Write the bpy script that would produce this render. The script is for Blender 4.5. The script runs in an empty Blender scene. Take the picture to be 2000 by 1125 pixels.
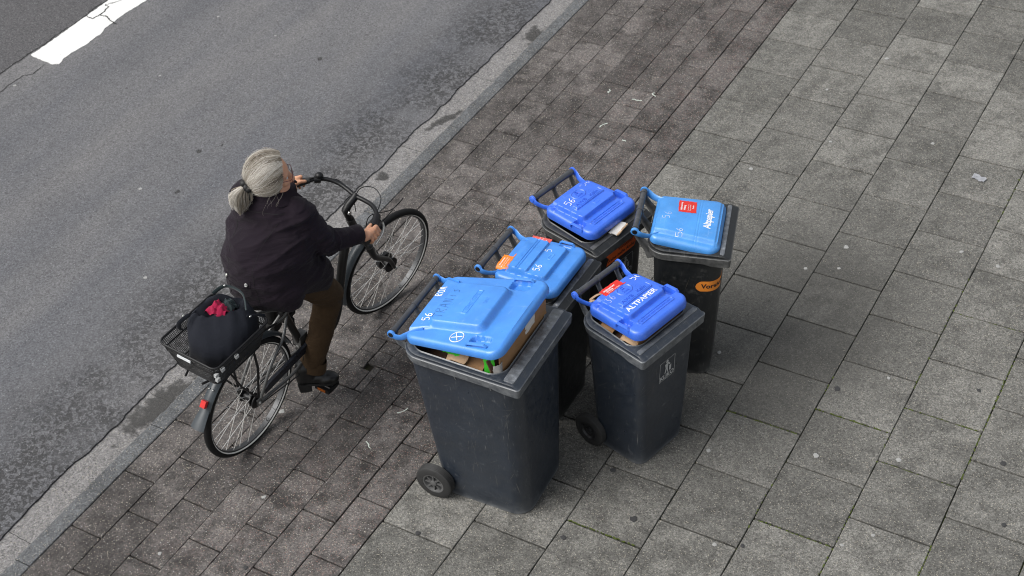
import bpy, bmesh, math, random
import numpy as np
from mathutils import Vector, Matrix, noise as mnoise
from mathutils.bvhtree import BVHTree

random.seed(7); rng = np.random.default_rng(7)
S = bpy.context.scene
COL = S.collection
PI = math.pi

# ---------------------------------------------------------------- camera, world, sun, exposure
CAM_LOC = Vector((3.229, -4.26, 5.529)); CAM_ROT = (0.86219, 0.06639, 0.51744)
cd = bpy.data.cameras.new('camera'); cam = bpy.data.objects.new('camera', cd); COL.objects.link(cam)
cam.location = CAM_LOC; cam.rotation_euler = CAM_ROT
cd.sensor_width = 36; cd.lens = 52.233; cd.clip_start = .1; cd.clip_end = 2000
cd.dof.use_dof = True; cd.dof.focus_distance = 7.1; cd.dof.aperture_fstop = 4.0
S.camera = cam

SUN_EL, SUN_AZ = math.radians(51), math.radians(-140)      # azimuth from +y, clockwise positive
w = bpy.data.worlds.new('World'); S.world = w; w.use_nodes = True
wn = w.node_tree.nodes; wl = w.node_tree.links; wn.clear()
sky = wn.new('ShaderNodeTexSky'); sky.sky_type = 'NISHITA'; sky.sun_disc = False
sky.sun_elevation = SUN_EL; sky.sun_rotation = SUN_AZ
sky.air_density = 1.6; sky.dust_density = 4.0; sky.ozone_density = 1.0
hs = wn.new('ShaderNodeHueSaturation'); hs.inputs['Saturation'].default_value = .30
bg = wn.new('ShaderNodeBackground'); bg.inputs['Strength'].default_value = .074
wo = wn.new('ShaderNodeOutputWorld')
wl.new(sky.outputs[0], hs.inputs['Color']); wl.new(hs.outputs[0], bg.inputs['Color']); wl.new(bg.outputs[0], wo.inputs[0])
sd = bpy.data.lights.new('sun', 'SUN'); sun = bpy.data.objects.new('sun', sd); COL.objects.link(sun)
sd.energy = 1.5; sd.angle = math.radians(42); sd.color = (1, .985, .965)
sdir = Vector((math.sin(SUN_AZ) * math.cos(SUN_EL), math.cos(SUN_AZ) * math.cos(SUN_EL), math.sin(SUN_EL)))
sun.rotation_euler = sdir.to_track_quat('Z', 'Y').to_euler()
S.cycles.pixel_filter_type = 'BLACKMAN_HARRIS'; S.cycles.filter_width = 1.1
S.view_settings.view_transform = 'Standard'; S.view_settings.look = 'None'
S.view_settings.exposure = .92; S.view_settings.gamma = 1; S.view_settings.use_curve_mapping = False

# ---------------------------------------------------------------- materials
class NT:
    def __init__(s, name):
        s.m = bpy.data.materials.new(name); s.m.use_nodes = True
        s.t = s.m.node_tree; s.t.nodes.clear()
        s.out = s.t.nodes.new('ShaderNodeOutputMaterial'); s.b = s.t.nodes.new('ShaderNodeBsdfPrincipled')
        s.t.links.new(s.b.outputs[0], s.out.inputs[0]); s._pos = None
    def n(s, k): return s.t.nodes.new(k)
    def set(s, sock, v):
        if v is None: return
        if hasattr(v, 'links'): s.t.links.new(v, sock)
        elif isinstance(v, (tuple, list)) and len(v) == 3 and sock.type == 'RGBA': sock.default_value = (*v, 1)
        else: sock.default_value = v
    def pos(s):
        if s._pos is None: s._pos = s.n('ShaderNodeNewGeometry').outputs['Position']
        return s._pos
    def obj(s): return s.n('ShaderNodeTexCoord').outputs['Object']
    def rnd(s): return s.n('ShaderNodeObjectInfo').outputs['Random']
    def map(s, v, scale=(1, 1, 1), rot=(0, 0, 0), loc=(0, 0, 0)):
        q = s.n('ShaderNodeMapping'); s.set(q.inputs[0], v)
        q.inputs['Scale'].default_value = scale; q.inputs['Rotation'].default_value = rot; q.inputs['Location'].default_value = loc
        return q.outputs[0]
    def noise(s, scale, detail=3, vec=None, rough=.55, dist=0, col=False):
        q = s.n('ShaderNodeTexNoise'); s.set(q.inputs['Vector'], vec if vec is not None else s.pos())
        q.inputs['Scale'].default_value = scale; q.inputs['Detail'].default_value = detail
        q.inputs['Roughness'].default_value = rough; q.inputs['Distortion'].default_value = dist
        return q.outputs[1 if col else 0]
    def vor(s, scale, vec=None, feat='F1', rand=1):
        q = s.n('ShaderNodeTexVoronoi'); q.feature = feat; s.set(q.inputs['Vector'], vec if vec is not None else s.pos())
        q.inputs['Scale'].default_value = scale; q.inputs['Randomness'].default_value = rand
        return q.outputs
    def ramp(s, fac, stops, interp='LINEAR'):
        q = s.n('ShaderNodeValToRGB'); s.set(q.inputs[0], fac); cr = q.color_ramp; cr.interpolation = interp
        while len(cr.elements) < len(stops): cr.elements.new(.5)
        for e, (p, c) in zip(cr.elements, stops):
            e.position = p; e.color = (c, c, c, 1) if isinstance(c, (int, float)) else (*c, 1)
        return q.outputs[0]
    def mr(s, v, a, b, c=0, d=1, smooth=False):
        q = s.n('ShaderNodeMapRange'); s.set(q.inputs[0], v)
        q.interpolation_type = 'SMOOTHSTEP' if smooth else 'LINEAR'
        for i, x in enumerate((a, b, c, d)): q.inputs[i + 1].default_value = x
        return q.outputs[0]
    def math(s, op, a, b=None):
        q = s.n('ShaderNodeMath'); q.operation = op; s.set(q.inputs[0], a); s.set(q.inputs[1], b); return q.outputs[0]
    def mix(s, f, a, b, mode='MIX'):
        q = s.n('ShaderNodeMix'); q.data_type = 'RGBA'; q.blend_type = mode
        s.set(q.inputs[0], f); s.set(q.inputs[6], a); s.set(q.inputs[7], b); return q.outputs[2]
    def sep(s, v):
        q = s.n('ShaderNodeSeparateXYZ'); s.set(q.inputs[0], v); return q.outputs
    def bump(s, h, strength=.3, dist=.002, prev=None):
        q = s.n('ShaderNodeBump'); s.set(q.inputs['Height'], h); q.inputs['Strength'].default_value = strength
        q.inputs['Distance'].default_value = dist
        if prev is not None: s.set(q.inputs['Normal'], prev)
        s.t.links.new(q.outputs[0], s.b.inputs['Normal']); return q.outputs[0]
    def fin(s, color, rough=.6, metal=0, spec=None):
        s.set(s.b.inputs['Base Color'], color); s.set(s.b.inputs['Roughness'], rough); s.b.inputs['Metallic'].default_value = metal
        if spec is not None: s.b.inputs['Specular IOR Level'].default_value = spec
        return s.m

def specks(t, scale, thr, size=.35):
    v = t.vor(scale)
    r = t.sep(v['Color'])
    return t.math('MULTIPLY', t.mr(r[0], thr, thr + .01), t.mr(v['Distance'], size, size * .6))

def stone(name, c, var, redness=0, stain=.5, bright=.9, shade_stain=None):
    t = NT(name)
    rnd = t.rnd()
    base = t.mix(rnd, tuple(x * (1 - var) for x in c), tuple(x * (1 + var) for x in c))
    big = t.noise(2.3, 5, rough=.6)
    med = t.noise(9, 5, rough=.65)
    fine = t.noise(230, 2, rough=.7)
    grit = t.noise(95, 3, rough=.8)
    st = t.math('MULTIPLY', t.mr(t.math('ADD', t.math('MULTIPLY', big, .45), t.math('MULTIPLY', med, .55)), .44, .60), stain)
    col = t.mix(st, base, tuple(x * .38 for x in c))
    f2 = t.math('ADD', t.math('MULTIPLY', fine, .55), t.math('MULTIPLY', grit, .45))
    col = t.mix(1.0, col, t.ramp(f2, [(.32, .40), (.5, .97), (.66, 1.6)]), 'MULTIPLY')
    cell = t.sep(t.vor(150)['Color']); cell2 = t.sep(t.vor(88)['Color'])
    col = t.mix(1.0, col, t.ramp(t.math('ADD', t.math('MULTIPLY', cell[0], .6), t.math('MULTIPLY', cell2[1], .4)), [(.05, .58), (.5, .98), (.95, 1.42)]), 'MULTIPLY')
    if redness:
        col = t.mix(t.math('MULTIPLY', t.math('MULTIPLY', specks(t, 150, .84, .5), redness), t.mr(t.sep(t.pos())[0], -1.15, -.25, .25, 1.0)), col, (.24, .125, .10))
        rx = t.mr(t.sep(t.pos())[0], -1.15, -.25, .12, 1.0); rp = t.math('MULTIPLY', rx, t.mr(t.noise(5.5, 4, rough=.7), .54, .74))
        col = t.mix(t.math('MULTIPLY', rp, .40 * redness), col, (.125, .070, .064))
    col = t.mix(t.math('MULTIPLY', specks(t, 170, .90, .5), .7), col, (.42, .38, .31))
    col = t.mix(t.math('MULTIPLY', specks(t, 125, .955, .42), bright), col, (.62, .61, .59))
    col = t.mix(t.math('MULTIPLY', specks(t, 100, .93, .45), .7), col, (.03, .03, .03))
    if shade_stain:  # staining plus soft shade beside the bins, both painted into the slab colour
        p = t.pos(); (x, y, rx, ry, amt) = shade_stain
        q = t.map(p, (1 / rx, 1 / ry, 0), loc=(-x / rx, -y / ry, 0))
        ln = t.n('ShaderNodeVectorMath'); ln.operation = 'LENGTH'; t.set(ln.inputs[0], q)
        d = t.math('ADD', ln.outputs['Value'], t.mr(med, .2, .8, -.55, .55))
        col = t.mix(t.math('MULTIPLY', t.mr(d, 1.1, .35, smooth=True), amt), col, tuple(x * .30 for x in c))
    t.bump(t.math('ADD', grit, t.math('MULTIPLY', fine, .5)), .5, .003)
    return t.fin(col, t.mr(grit, .3, .7, .6, .9), spec=.3)

def plain(name, c, rough=.5, metal=0, nz=.12, scale=30, bump=0, bscale=60, spec=None):
    t = NT(name); f = t.noise(scale, 4, t.obj())
    col = t.mix(f, tuple(x * (1 - nz) for x in c), tuple(min(1, x * (1 + nz)) for x in c))
    if bump: t.bump(t.noise(bscale, 3, t.obj()), .4, bump)
    return t.fin(col, t.mr(f, .3, .7, rough - .06, rough + .06), metal, spec)

M = {}
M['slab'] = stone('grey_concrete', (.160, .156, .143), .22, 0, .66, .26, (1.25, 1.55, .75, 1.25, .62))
M['paver'] = stone('reddish_concrete', (.112, .102, .097), .26, .6, 1.0, .45)
M['kerb'] = stone('kerb_granite', (.112, .116, .121), .08, 0, .5, .25)
M['gutter'] = stone('gutter_concrete', (.196, .190, .188), .06, 0, .22, .15)

def asphalt():
    t = NT('asphalt'); p = t.pos(); x = t.sep(p)[0]
    trk = t.noise(1.0, 4, t.map(p, (1.3, .22, 1)), .6)
    col = t.mix(t.mr(trk, .35, .68), (.100, .103, .114), (.154, .151, .153))
    big = t.noise(2.0, 6, rough=.65)
    col = t.mix(t.mr(big, .5, .75, 0, .35), col, (.085, .085, .09))
    fine = t.noise(210, 2, rough=.7); grit = t.noise(80, 4, rough=.75)
    col = t.mix(1.0, col, t.ramp(t.math('ADD', t.math('MULTIPLY', fine, .5), t.math('MULTIPLY', grit, .5)), [(.3, .45), (.5, 1.0), (.68, 1.5)]), 'MULTIPLY')
    cell = t.sep(t.vor(150)['Color']); cell2 = t.sep(t.vor(80)['Color'])
    col = t.mix(1.0, col, t.ramp(t.math('ADD', t.math('MULTIPLY', cell[0], .6), t.math('MULTIPLY', cell2[1], .4)), [(.05, .68), (.5, 1.0), (.95, 1.28)]), 'MULTIPLY')
    # pitted strip beside the gutter
    edge = t.math('MULTIPLY', t.mr(x, -2.55, -1.95, smooth=True), t.mr(t.noise(2.2, 4), .30, .54))
    pits = t.mr(t.noise(38, 4, rough=.68, dist=.7), .47, .525)
    pm = t.math('MULTIPLY', edge, pits)
    col = t.mix(t.math('MULTIPLY', pm, .72), col, (.026, .025, .025))
    col = t.mix(t.math('MULTIPLY', t.math('MULTIPLY', t.mr(t.noise(48, 3, rough=.65), .60, .68), t.mr(t.noise(2.2, 3), .35, .65, .25, 1)), .75), col, (.045, .045, .047))
    # older, darker lane surface beyond the seam
    old = t.mr(t.math('ADD', x, t.mr(t.noise(9, 3), .3, .7, -.02, .02)), -4.925, -4.935)
    od = t.mix(1.0, (.085, .083, .086), t.ramp(t.noise(75, 5, rough=.8), [(.32, .3), (.5, 1), (.7, 2.0)]), 'MULTIPLY')
    col = t.mix(old, col, od)
    col = t.mix(t.math('MULTIPLY', specks(t, 120, .965, .4), .55), col, (.42, .42, .41))
    col = t.mix(t.math('MULTIPLY', specks(t, 90, .95, .42), .6), col, (.035, .035, .036))
    h = t.math('SUBTRACT', t.math('ADD', grit, t.math('MULTIPLY', fine, .5)), t.math('MULTIPLY', pm, 1.2))
    t.bump(h, .55, .005)
    return t.fin(col, .82, spec=.3)
M['asphalt'] = asphalt()

t = NT('joint_sand'); p = t.pos(); x = t.sep(p)[0]
moss = t.math('MULTIPLY', t.mr(t.noise(7, 4), .42, .58), t.mr(x, .9, 2.0, .12, 1.0))
M['joint'] = t.fin(t.mix(moss, t.mix(t.noise(60, 3), (.012, .011, .009), (.032, .028, .022)), t.mix(t.noise(120), (.035, .05, .008), (.10, .13, .02))), .95, spec=.1)
t = NT('far_paving'); bt = t.n('ShaderNodeTexBrick'); t.set(bt.inputs['Vector'], t.map(t.pos(), (2.5, 2.5, 2.5), (0, 0, PI / 2)))
bt.inputs['Color1'].default_value = (.17, .163, .152, 1); bt.inputs['Color2'].default_value = (.2, .19, .178, 1); bt.inputs['Mortar'].default_value = (.03, .03, .025, 1)
bt.inputs['Mortar Size'].default_value = .01; bt.inputs['Brick Width'].default_value = 1; bt.inputs['Row Height'].default_value = 1; bt.inputs['Scale'].default_value = 1
M['far'] = t.fin(bt.outputs[0], .85)
t = NT('road_paint'); g = t.noise(120, 4)
c = t.mix(t.mr(t.noise(16, 5, rough=.7), .5, .72, 0, .35), (.74, .74, .72), (.46, .46, .45))
c = t.mix(t.mr(g, .60, .70, 0, .7), c, (.22, .22, .22)); t.bump(g, .3, .003); M['paint'] = t.fin(c, .7)
M['crack'] = plain('crack_dark', (.016, .016, .016), .95)  # plain dark colour for cracks, gutter joints and jacket seams
M['wet'] = None
t = NT('damp_grime'); a = t.n('ShaderNodeBsdfTransparent')
ms = t.n('ShaderNodeMixShader'); tc = t.n('ShaderNodeTexCoord').outputs['Object']
ln = t.n('ShaderNodeVectorMath'); ln.operation = 'LENGTH'; t.set(ln.inputs[0], tc)
d = t.math('ADD', ln.outputs['Value'], t.mr(t.noise(19, 5, rough=.7), .25, .75, -.75, .75))
fac = t.math('MULTIPLY', t.mr(d, 1.0, .5, smooth=True), t.mr(t.noise(70, 4, rough=.75), .3, .6, .35, .85))
t.fin((.05, .048, .045), .55); t.set(ms.inputs[0], fac); t.t.links.new(a.outputs[0], ms.inputs[1]); t.t.links.new(t.b.outputs[0], ms.inputs[2])
t.t.links.new(ms.outputs[0], t.out.inputs[0]); M['wet'] = t.m
M['gum'] = plain('old_gum', (.30, .30, .29), .8, nz=.3, scale=80)
M['gumd'] = plain('dark_gum', (.035, .035, .036), .8)
M['drop'] = plain('pale_dropping', (.58, .64, .58), .7)
M['moss'] = plain('moss', (.06, .08, .012), .95, nz=.5, scale=90)

def plastic(name, c, rough=.42, wear=.5, scr=(.3, .3, .3), dust=(.25, .24, .22), bump=.0006, spec=.6, edge=0.):
    t = NT(name); o = t.obj()
    f = t.noise(5, 6, o, .65); f2 = t.noise(22, 5, o, .7)
    col = t.mix(t.mr(f, .35, .7), tuple(x * .84 for x in c), tuple(min(1, x * 1.1) for x in c))
    s1 = t.noise(1, 4, t.map(o, (160, 9, 14), (.3, .5, .4)), .6); s2 = t.noise(1, 4, t.map(o, (10, 130, 12), (.2, .9, -.6)), .6)
    sc = t.math('MULTIPLY', t.mr(t.math('MAXIMUM', s1, s2), .61, .72), t.mr(f2, .45, .62))
    col = t.mix(t.math('MULTIPLY', sc, wear), col, scr)
    col = t.mix(t.math('MULTIPLY', t.mr(f2, .48, .75), wear * .30), col, dust)
    if edge:
        pt = t.n('ShaderNodeNewGeometry').outputs['Pointiness']
        col = t.mix(t.math('MULTIPLY', t.mr(pt, .515, .56), t.mr(f2, .3, .65, .15, edge)), col, scr)
    t.bump(t.math('ADD', t.noise(260, 2, o), t.math('MULTIPLY', f, 3)), .25, bump)
    return t.fin(col, t.mr(f2, .3, .7, rough - .1, rough + .14), spec=spec)
M['bin_a'] = plastic('anthracite_bin_plastic', (.022, .029, .041), .36, .55, (.19, .20, .21), (.085, .083, .078), edge=.75)
M['bin_b'] = plastic('dark_bin_plastic', (.012, .0135, .015), .40, .50, (.16, .16, .155), (.06, .057, .05), edge=.7)
M['blue_l'] = plastic('faded_blue_plastic', (.055, .245, .70), .36, .36, (.28, .48, .82), (.17, .38, .74), spec=.8)
M['blue_c'] = plastic('sky_blue_plastic', (.062, .275, .68), .36, .36, (.3, .5, .82), (.19, .40, .72), spec=.8)
M['blue_d'] = plastic('royal_blue_plastic', (.040, .150, .74), .34, .34, (.3, .42, .88), (.15, .27, .76), spec=.85)
def quilt(name, c):
    t = NT(name); o = t.obj()
    v = t.vor(26, t.map(o, (1, 1.5, 1)), 'SMOOTH_F1')['Distance']; v2 = t.noise(34, 3, o, .6, 1.2)
    t.bump(t.math('ADD', t.math('MULTIPLY', v, -1.0), t.math('MULTIPLY', v2, .5)), .9, .008)
    col = t.mix(t.mr(t.math('ADD', v, t.math('MULTIPLY', v2, .4)), .3, .75), tuple(x * 1.5 for x in c), tuple(x * .8 for x in c))
    return t.fin(col, .33, spec=.8)
M['quilt'] = quilt('embossed_bin_plastic', (.125, .135, .150))  # base colour lightened to carry the sky's reflection on the front lips
M['bar'] = plastic('grey_bar_plastic', (.05, .053, .06), .38, .3)
M['rubber'] = plain('rubber', (.022, .022, .022), .7, nz=.3, scale=40, bump=.001)
M['hub'] = plain('grey_wheel_plastic', (.09, .09, .09), .5, nz=.3)
M['hubd'] = plain('black_wheel_plastic', (.018, .018, .019), .4)
M['white'] = plain('white_marker', (.78, .80, .80), .6)
M['print'] = plain('white_print', (.72, .74, .76), .5, nz=.2, scale=90)
M['printg'] = plain('grey_print', (.42, .43, .43), .6, nz=.3, scale=90)
M['black'] = plain('black_print', (.012, .012, .012), .6)
M['redst'] = plain('red_sticker', (.62, .028, .02), .45, nz=.2, scale=20)
M['redstf'] = plain('faded_red_sticker', (.66, .10, .085), .5, nz=.25, scale=20)
M['orst'] = plain('orange_sticker', (.72, .20, .015), .45, nz=.2, scale=18)
M['orst2'] = plain('bright_orange_sticker', (.78, .25, .03), .5, nz=.15, scale=18)
M['orred'] = plain('orange_red_sticker', (.85, .13, .016), .5, nz=.25, scale=18)
M['card'] = plain('brown_cardboard', (.30, .165, .075), .8, nz=.25, scale=12)
M['cardl'] = plain('pale_cardboard', (.46, .31, .19), .8, nz=.2, scale=14)
M['cardd'] = plain('dark_cardboard', (.10, .052, .03), .8, nz=.3, scale=14)
M['paperw'] = plain('white_paper', (.62, .60, .56), .7, nz=.12, scale=20)
M['green'] = plain('green_card', (.06, .55, .035), .45)
M['film'] = plain('clear_film', (.33, .32, .31), .15, nz=.4, scale=25)
M['fdark'] = plain('graphite_frame_paint', (.032, .031, .030), .38, metal=.3, nz=.1)
M['fgrey'] = plain('grey_frame_paint', (.15, .15, .148), .34, metal=.6, nz=.1)
M['fend'] = plain('satin_grey_mudguard', (.034, .042, .049), .38, nz=.12)
M['blk'] = plain('black_paint', (.009, .009, .010), .42, nz=.2, spec=.35)
M['blkb'] = plain('blue_black_chain_guard', (.012, .014, .02), .3, nz=.2)
M['steel'] = plain('bright_steel', (.62, .62, .60), .3, metal=.9)
M['spoke'] = plain('spoke_steel', (.80, .79, .76), .38, metal=.35)
M['reflect'] = plain('reflective_band', (.80, .79, .75), .5)
M['rim'] = plain('grey_rim', (.055, .057, .06), .38, metal=.4)
M['tyre'] = plain('tyre_rubber', (.010, .010, .0105), .65, spec=.25, nz=.3, scale=50, bump=.0015, bscale=150)
M['redlamp'] = plain('red_lamp_plastic', (.55, .012, .010), .2)
M['amber'] = plain('amber_reflector', (.32, .08, .008), .3)
M['wire'] = plain('black_wire', (.010, .010, .011), .5)
def cloth(name, c, nz=.2, scale=9, weave=500, rough=.85, bump=.001, sheen=.2):
    t = NT(name); p = t.pos(); f = t.noise(scale, 5, rough=.6)
    col = t.mix(f, tuple(x * (1 - nz) for x in c), tuple(x * (1 + nz) for x in c))
    col = t.mix(t.mr(t.noise(60, 3), .5, .75, 0, .25), col, tuple(x * 1.6 for x in c))
    wv = t.noise(1, 3, t.map(p, (14, 14, 85), (.15, .1, 0)), .6)
    t.bump(t.math('ADD', t.noise(weave, 1), t.math('MULTIPLY', wv, 2.2)), .5, bump)
    t.b.inputs['Sheen Weight'].default_value = sheen; t.b.inputs['Sheen Roughness'].default_value = .5
    return t.fin(col, rough, spec=.2)
M['jacket'] = cloth('dark_plum_cotton', (.0100, .0056, .0108), .45, 7, bump=.0055, sheen=.06)
M['trouser'] = cloth('brown_cotton', (.060, .036, .018), .25, 12, bump=.003, sheen=.02)
M['shoe'] = plain('black_leather', (.011, .011, .011), .35, nz=.2, bump=.001)
M['bag'] = cloth('navy_cloth', (.009, .0105, .016), .25, 10, sheen=.06)
M['pink'] = cloth('raspberry_cloth', (.26, .006, .040), .2, 15, sheen=.1)
M['lining'] = cloth('dark_teal_lining', (.018, .03, .033), .2, 15)
def skinm():
    t = NT('skin'); f = t.noise(26, 5, t.obj(), .65)
    col = t.mix(f, (.60, .29, .165), (.68, .38, .25))
    t.b.inputs['Subsurface Weight'].default_value = .12; t.b.inputs['Subsurface Radius'].default_value = (.01, .004, .002)
    t.bump(t.noise(220, 3, t.obj()), .25, .0008)
    return t.fin(col, .5, spec=.35)
M['skin'] = skinm()
def hairm():
    t = NT('grey_hair'); a = t.n('ShaderNodeAttribute'); a.attribute_name = 'shade'
    col = t.ramp(a.outputs['Fac'], [(0, (.085, .066, .048)), (.35, (.24, .205, .16)), (.7, (.42, .385, .335)), (1, (.70, .67, .62))])
    return t.fin(col, .45, spec=.4)
M['hair'] = hairm()
M['hairbase'] = plain('hair_base', (.17, .145, .12), .7, nz=.35, scale=60)
M['lens'] = None
t = NT('spectacle_lens'); t.b.inputs['Transmission Weight'].default_value = .9; t.b.inputs['IOR'].default_value = 1.1; M['lens'] = t.fin((.8, .8, .82), .05)
M['glassframe'] = plain('dark_red_frame', (.10, .018, .02), .3)

# ---------------------------------------------------------------- mesh helpers
class MB:
    def __init__(s): s.v = []; s.f = []
    def add(s, vs, fs):
        o = len(s.v); s.v += [tuple(map(float, q)) for q in vs]; s.f += [tuple(i + o for i in q) for q in fs]; return s
    def box(s, c, h, R=None):
        vs = [Vector((x * h[0], y * h[1], z * h[2])) for x in (-1, 1) for y in (-1, 1) for z in (-1, 1)]
        if R is not None: vs = [R @ q for q in vs]
        c = Vector(c)
        return s.add([q + c for q in vs], [(0, 1, 3, 2), (4, 6, 7, 5), (0, 4, 5, 1), (2, 3, 7, 6), (0, 2, 6, 4), (1, 5, 7, 3)])
    def loft(s, secs, cap0=True, cap1=True, close=True):
        n = len(secs[0]); vs = [q for sec in secs for q in sec]; fs = []
        for k in range(len(secs) - 1):
            for i in range(n if close else n - 1):
                j = (i + 1) % n; fs.append((k * n + i, k * n + j, (k + 1) * n + j, (k + 1) * n + i))
        if cap0: fs.append(tuple(range(n - 1, -1, -1)))
        if cap1: fs.append(tuple((len(secs) - 1) * n + i for i in range(n)))
        return s.add(vs, fs)
    def tube(s, path, r, n=8, closed=False, flat=None, cap=True):
        P = [Vector(q) for q in path]; m = len(P)
        rs = r if isinstance(r, (list, tuple)) else [r] * m
        T = []
        for i in range(m):
            a = P[(i - 1) % m] if closed or i > 0 else P[i]; b = P[(i + 1) % m] if closed or i < m - 1 else P[i]
            T.append((b - a).normalized())
        up = Vector((0, 0, 1)) if abs(T[0].z) < .9 else Vector((1, 0, 0))
        if flat is not None: up = Vector(flat)
        u = (up - T[0] * up.dot(T[0])).normalized(); secs = []
        for i in range(m):
            u = (u - T[i] * u.dot(T[i])).normalized(); v = T[i].cross(u)
            a, b = rs[i] if isinstance(rs[i], (list, tuple)) else (rs[i], rs[i])
            secs.append([P[i] + u * (a * math.cos(2 * PI * k / n)) + v * (b * math.sin(2 * PI * k / n)) for k in range(n)])
        if closed: secs.append(secs[0]); return s.loft(secs, False, False)
        return s.loft(secs, cap, cap)
    def lathe(s, prof, c=(0, 0, 0), axis='x', n=32, closed=False):
        secs = []
        for k in range(n):
            a = 2 * PI * k / n; sec = []
            for (h, r) in prof:
                p = {'x': (h, r * math.cos(a), r * math.sin(a)), 'y': (r * math.sin(a), h, r * math.cos(a)), 'z': (r * math.cos(a), r * math.sin(a), h)}[axis]
                sec.append(Vector(p) + Vector(c))
            secs.append(sec)
        secs.append(secs[0])
        m = len(prof); vs = [q for sec in secs[:-1] for q in sec]; fs = []
        for k in range(n):
            k2 = (k + 1) % n
            for i in range(m if closed else m - 1):
                j = (i + 1) % m; fs.append((k * m + i, k2 * m + i, k2 * m + j, k * m + j))
        return s.add(vs, fs)
    def ball(s, c, r, n=12, R=None):
        r = (r, r, r) if isinstance(r, (int, float)) else r
        vs = []; fs = []; c = Vector(c)
        for i in range(n + 1):
            th = PI * i / n
            for k in range(2 * n):
                a = PI * k / n; q = Vector((r[0] * math.sin(th) * math.cos(a), r[1] * math.sin(th) * math.sin(a), r[2] * math.cos(th)))
                vs.append((R @ q if R is not None else q) + c)
        for i in range(n):
            for k in range(2 * n):
                k2 = (k + 1) % (2 * n); fs.append((i * 2 * n + k, (i + 1) * 2 * n + k, (i + 1) * 2 * n + k2, i * 2 * n + k2))
        return s.add(vs, fs)
    def cone(s, p0, r0, p1, r1, n=20):
        p0, p1 = Vector(p0), Vector(p1); d = (p1 - p0).normalized(); path = []; rr = []
        for a in range(7):
            th = PI / 2 * a / 6; path.append(p0 - d * r0 * math.cos(th)); rr.append(max(r0 * math.sin(th), 1e-4))
        for a in range(7):
            th = PI / 2 * a / 6; path.append(p1 + d * r1 * math.sin(th)); rr.append(max(r1 * math.cos(th), 1e-4))
        T = d; up = Vector((0, 0, 1)) if abs(T.z) < .9 else Vector((1, 0, 0))
        u = (up - T * up.dot(T)).normalized(); v = T.cross(u)
        return s.loft([[P + u * (r * math.cos(2 * PI * k / n)) + v * (r * math.sin(2 * PI * k / n)) for k in range(n)] for P, r in zip(path, rr)])

def clean(me):
    bm = bmesh.new(); bm.from_mesh(me)
    bmesh.ops.remove_doubles(bm, verts=bm.verts, dist=1e-6)
    bmesh.ops.recalc_face_normals(bm, faces=bm.faces); bm.to_mesh(me); bm.free()

def mesh(name, mb, mat, angle=38, fix=True):
    me = bpy.data.meshes.new(name); me.from_pydata(mb.v, [], mb.f)
    if fix: clean(me)
    if angle is None: me.shade_flat()
    else:
        me.shade_smooth(); me.set_sharp_from_angle(angle=math.radians(angle))
    me.materials.append(mat); return me

def link(name, me, parent=None, world=False):
    o = bpy.data.objects.new(name, me); COL.objects.link(o)
    if parent is not None:
        o.parent = parent
        if world: o.matrix_parent_inverse = parent.matrix_basis.inverted()
    return o
def obj(name, mb, mat, parent=None, angle=38, world=False, fix=True):
    return link(name, mesh(name, mb, mat, angle, fix), parent, world)
def thing(name, label, cat, loc=(0, 0, 0), rotz=0, group=None):
    o = bpy.data.objects.new(name, None); COL.objects.link(o); o.empty_display_size = .1
    o.location = loc; o.rotation_euler = (0, 0, rotz)
    return tag(o, label, cat, group)
def tag(o, label, cat, group=None):
    o['label'] = label; o['category'] = cat
    if group: o['group'] = group
    return o
def struct(o): o['kind'] = 'structure'; return o

def rrect(x0, x1, h0, h1, r0, r1, nc=7, ns=10):
    """rounded rectangle, half width h0 at x0 and h1 at x1; r0 corner radius at x0 end, r1 at x1 end; counter-clockwise from (x0,-h0)"""
    cor = [((x0, -h0), r0, PI, 1.5 * PI), ((x1, -h1), r1, 1.5 * PI, 2 * PI), ((x1, h1), r1, 0, .5 * PI), ((x0, h0), r0, .5 * PI, PI)]
    out = []
    arcs = []
    for (cx, cy), r, a0, a1 in cor:
        sx = 1 if cx == x0 else -1; sy = 1 if cy < 0 else -1
        c = (cx + sx * r, cy + sy * r)
        arcs.append([(c[0] + r * math.cos(a0 + (a1 - a0) * k / nc), c[1] + r * math.sin(a0 + (a1 - a0) * k / nc)) for k in range(nc + 1)])
    for i in range(4):
        out += arcs[i]; a = arcs[i][-1]; b = arcs[(i + 1) % 4][0]
        out += [(a[0] + (b[0] - a[0]) * k / ns, a[1] + (b[1] - a[1]) * k / ns) for k in range(1, ns)]
    return out

_txt = {}
def text_verts(s, size, bold=0., align='CENTER', shear=0.):
    k = (s, size, bold, align, shear)
    if k in _txt: return _txt[k]
    cu = bpy.data.curves.new('txt', 'FONT'); cu.body = s; cu.size = size; cu.align_x = align; cu.align_y = 'CENTER'; cu.offset = bold; cu.shear = shear
    cu.resolution_u = 3
    o = bpy.data.objects.new('txt', cu); COL.objects.link(o)
    dg = bpy.context.evaluated_depsgraph_get(); dg.update()
    me = bpy.data.meshes.new_from_object(o.evaluated_get(dg))
    r = ([v.co.copy() for v in me.vertices], [tuple(p.vertices) for p in me.polygons])
    bpy.data.objects.remove(o); bpy.data.meshes.remove(me); bpy.data.curves.remove(cu); _txt[k] = r
    return r
def text_mb(mb, s, size, fn, bold=0., align='CENTER', sx=1., shear=0.):
    vs, fs = text_verts(s, size, bold, align, shear); return mb.add([fn(v.x * sx, v.y) for v in vs], fs)

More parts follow.
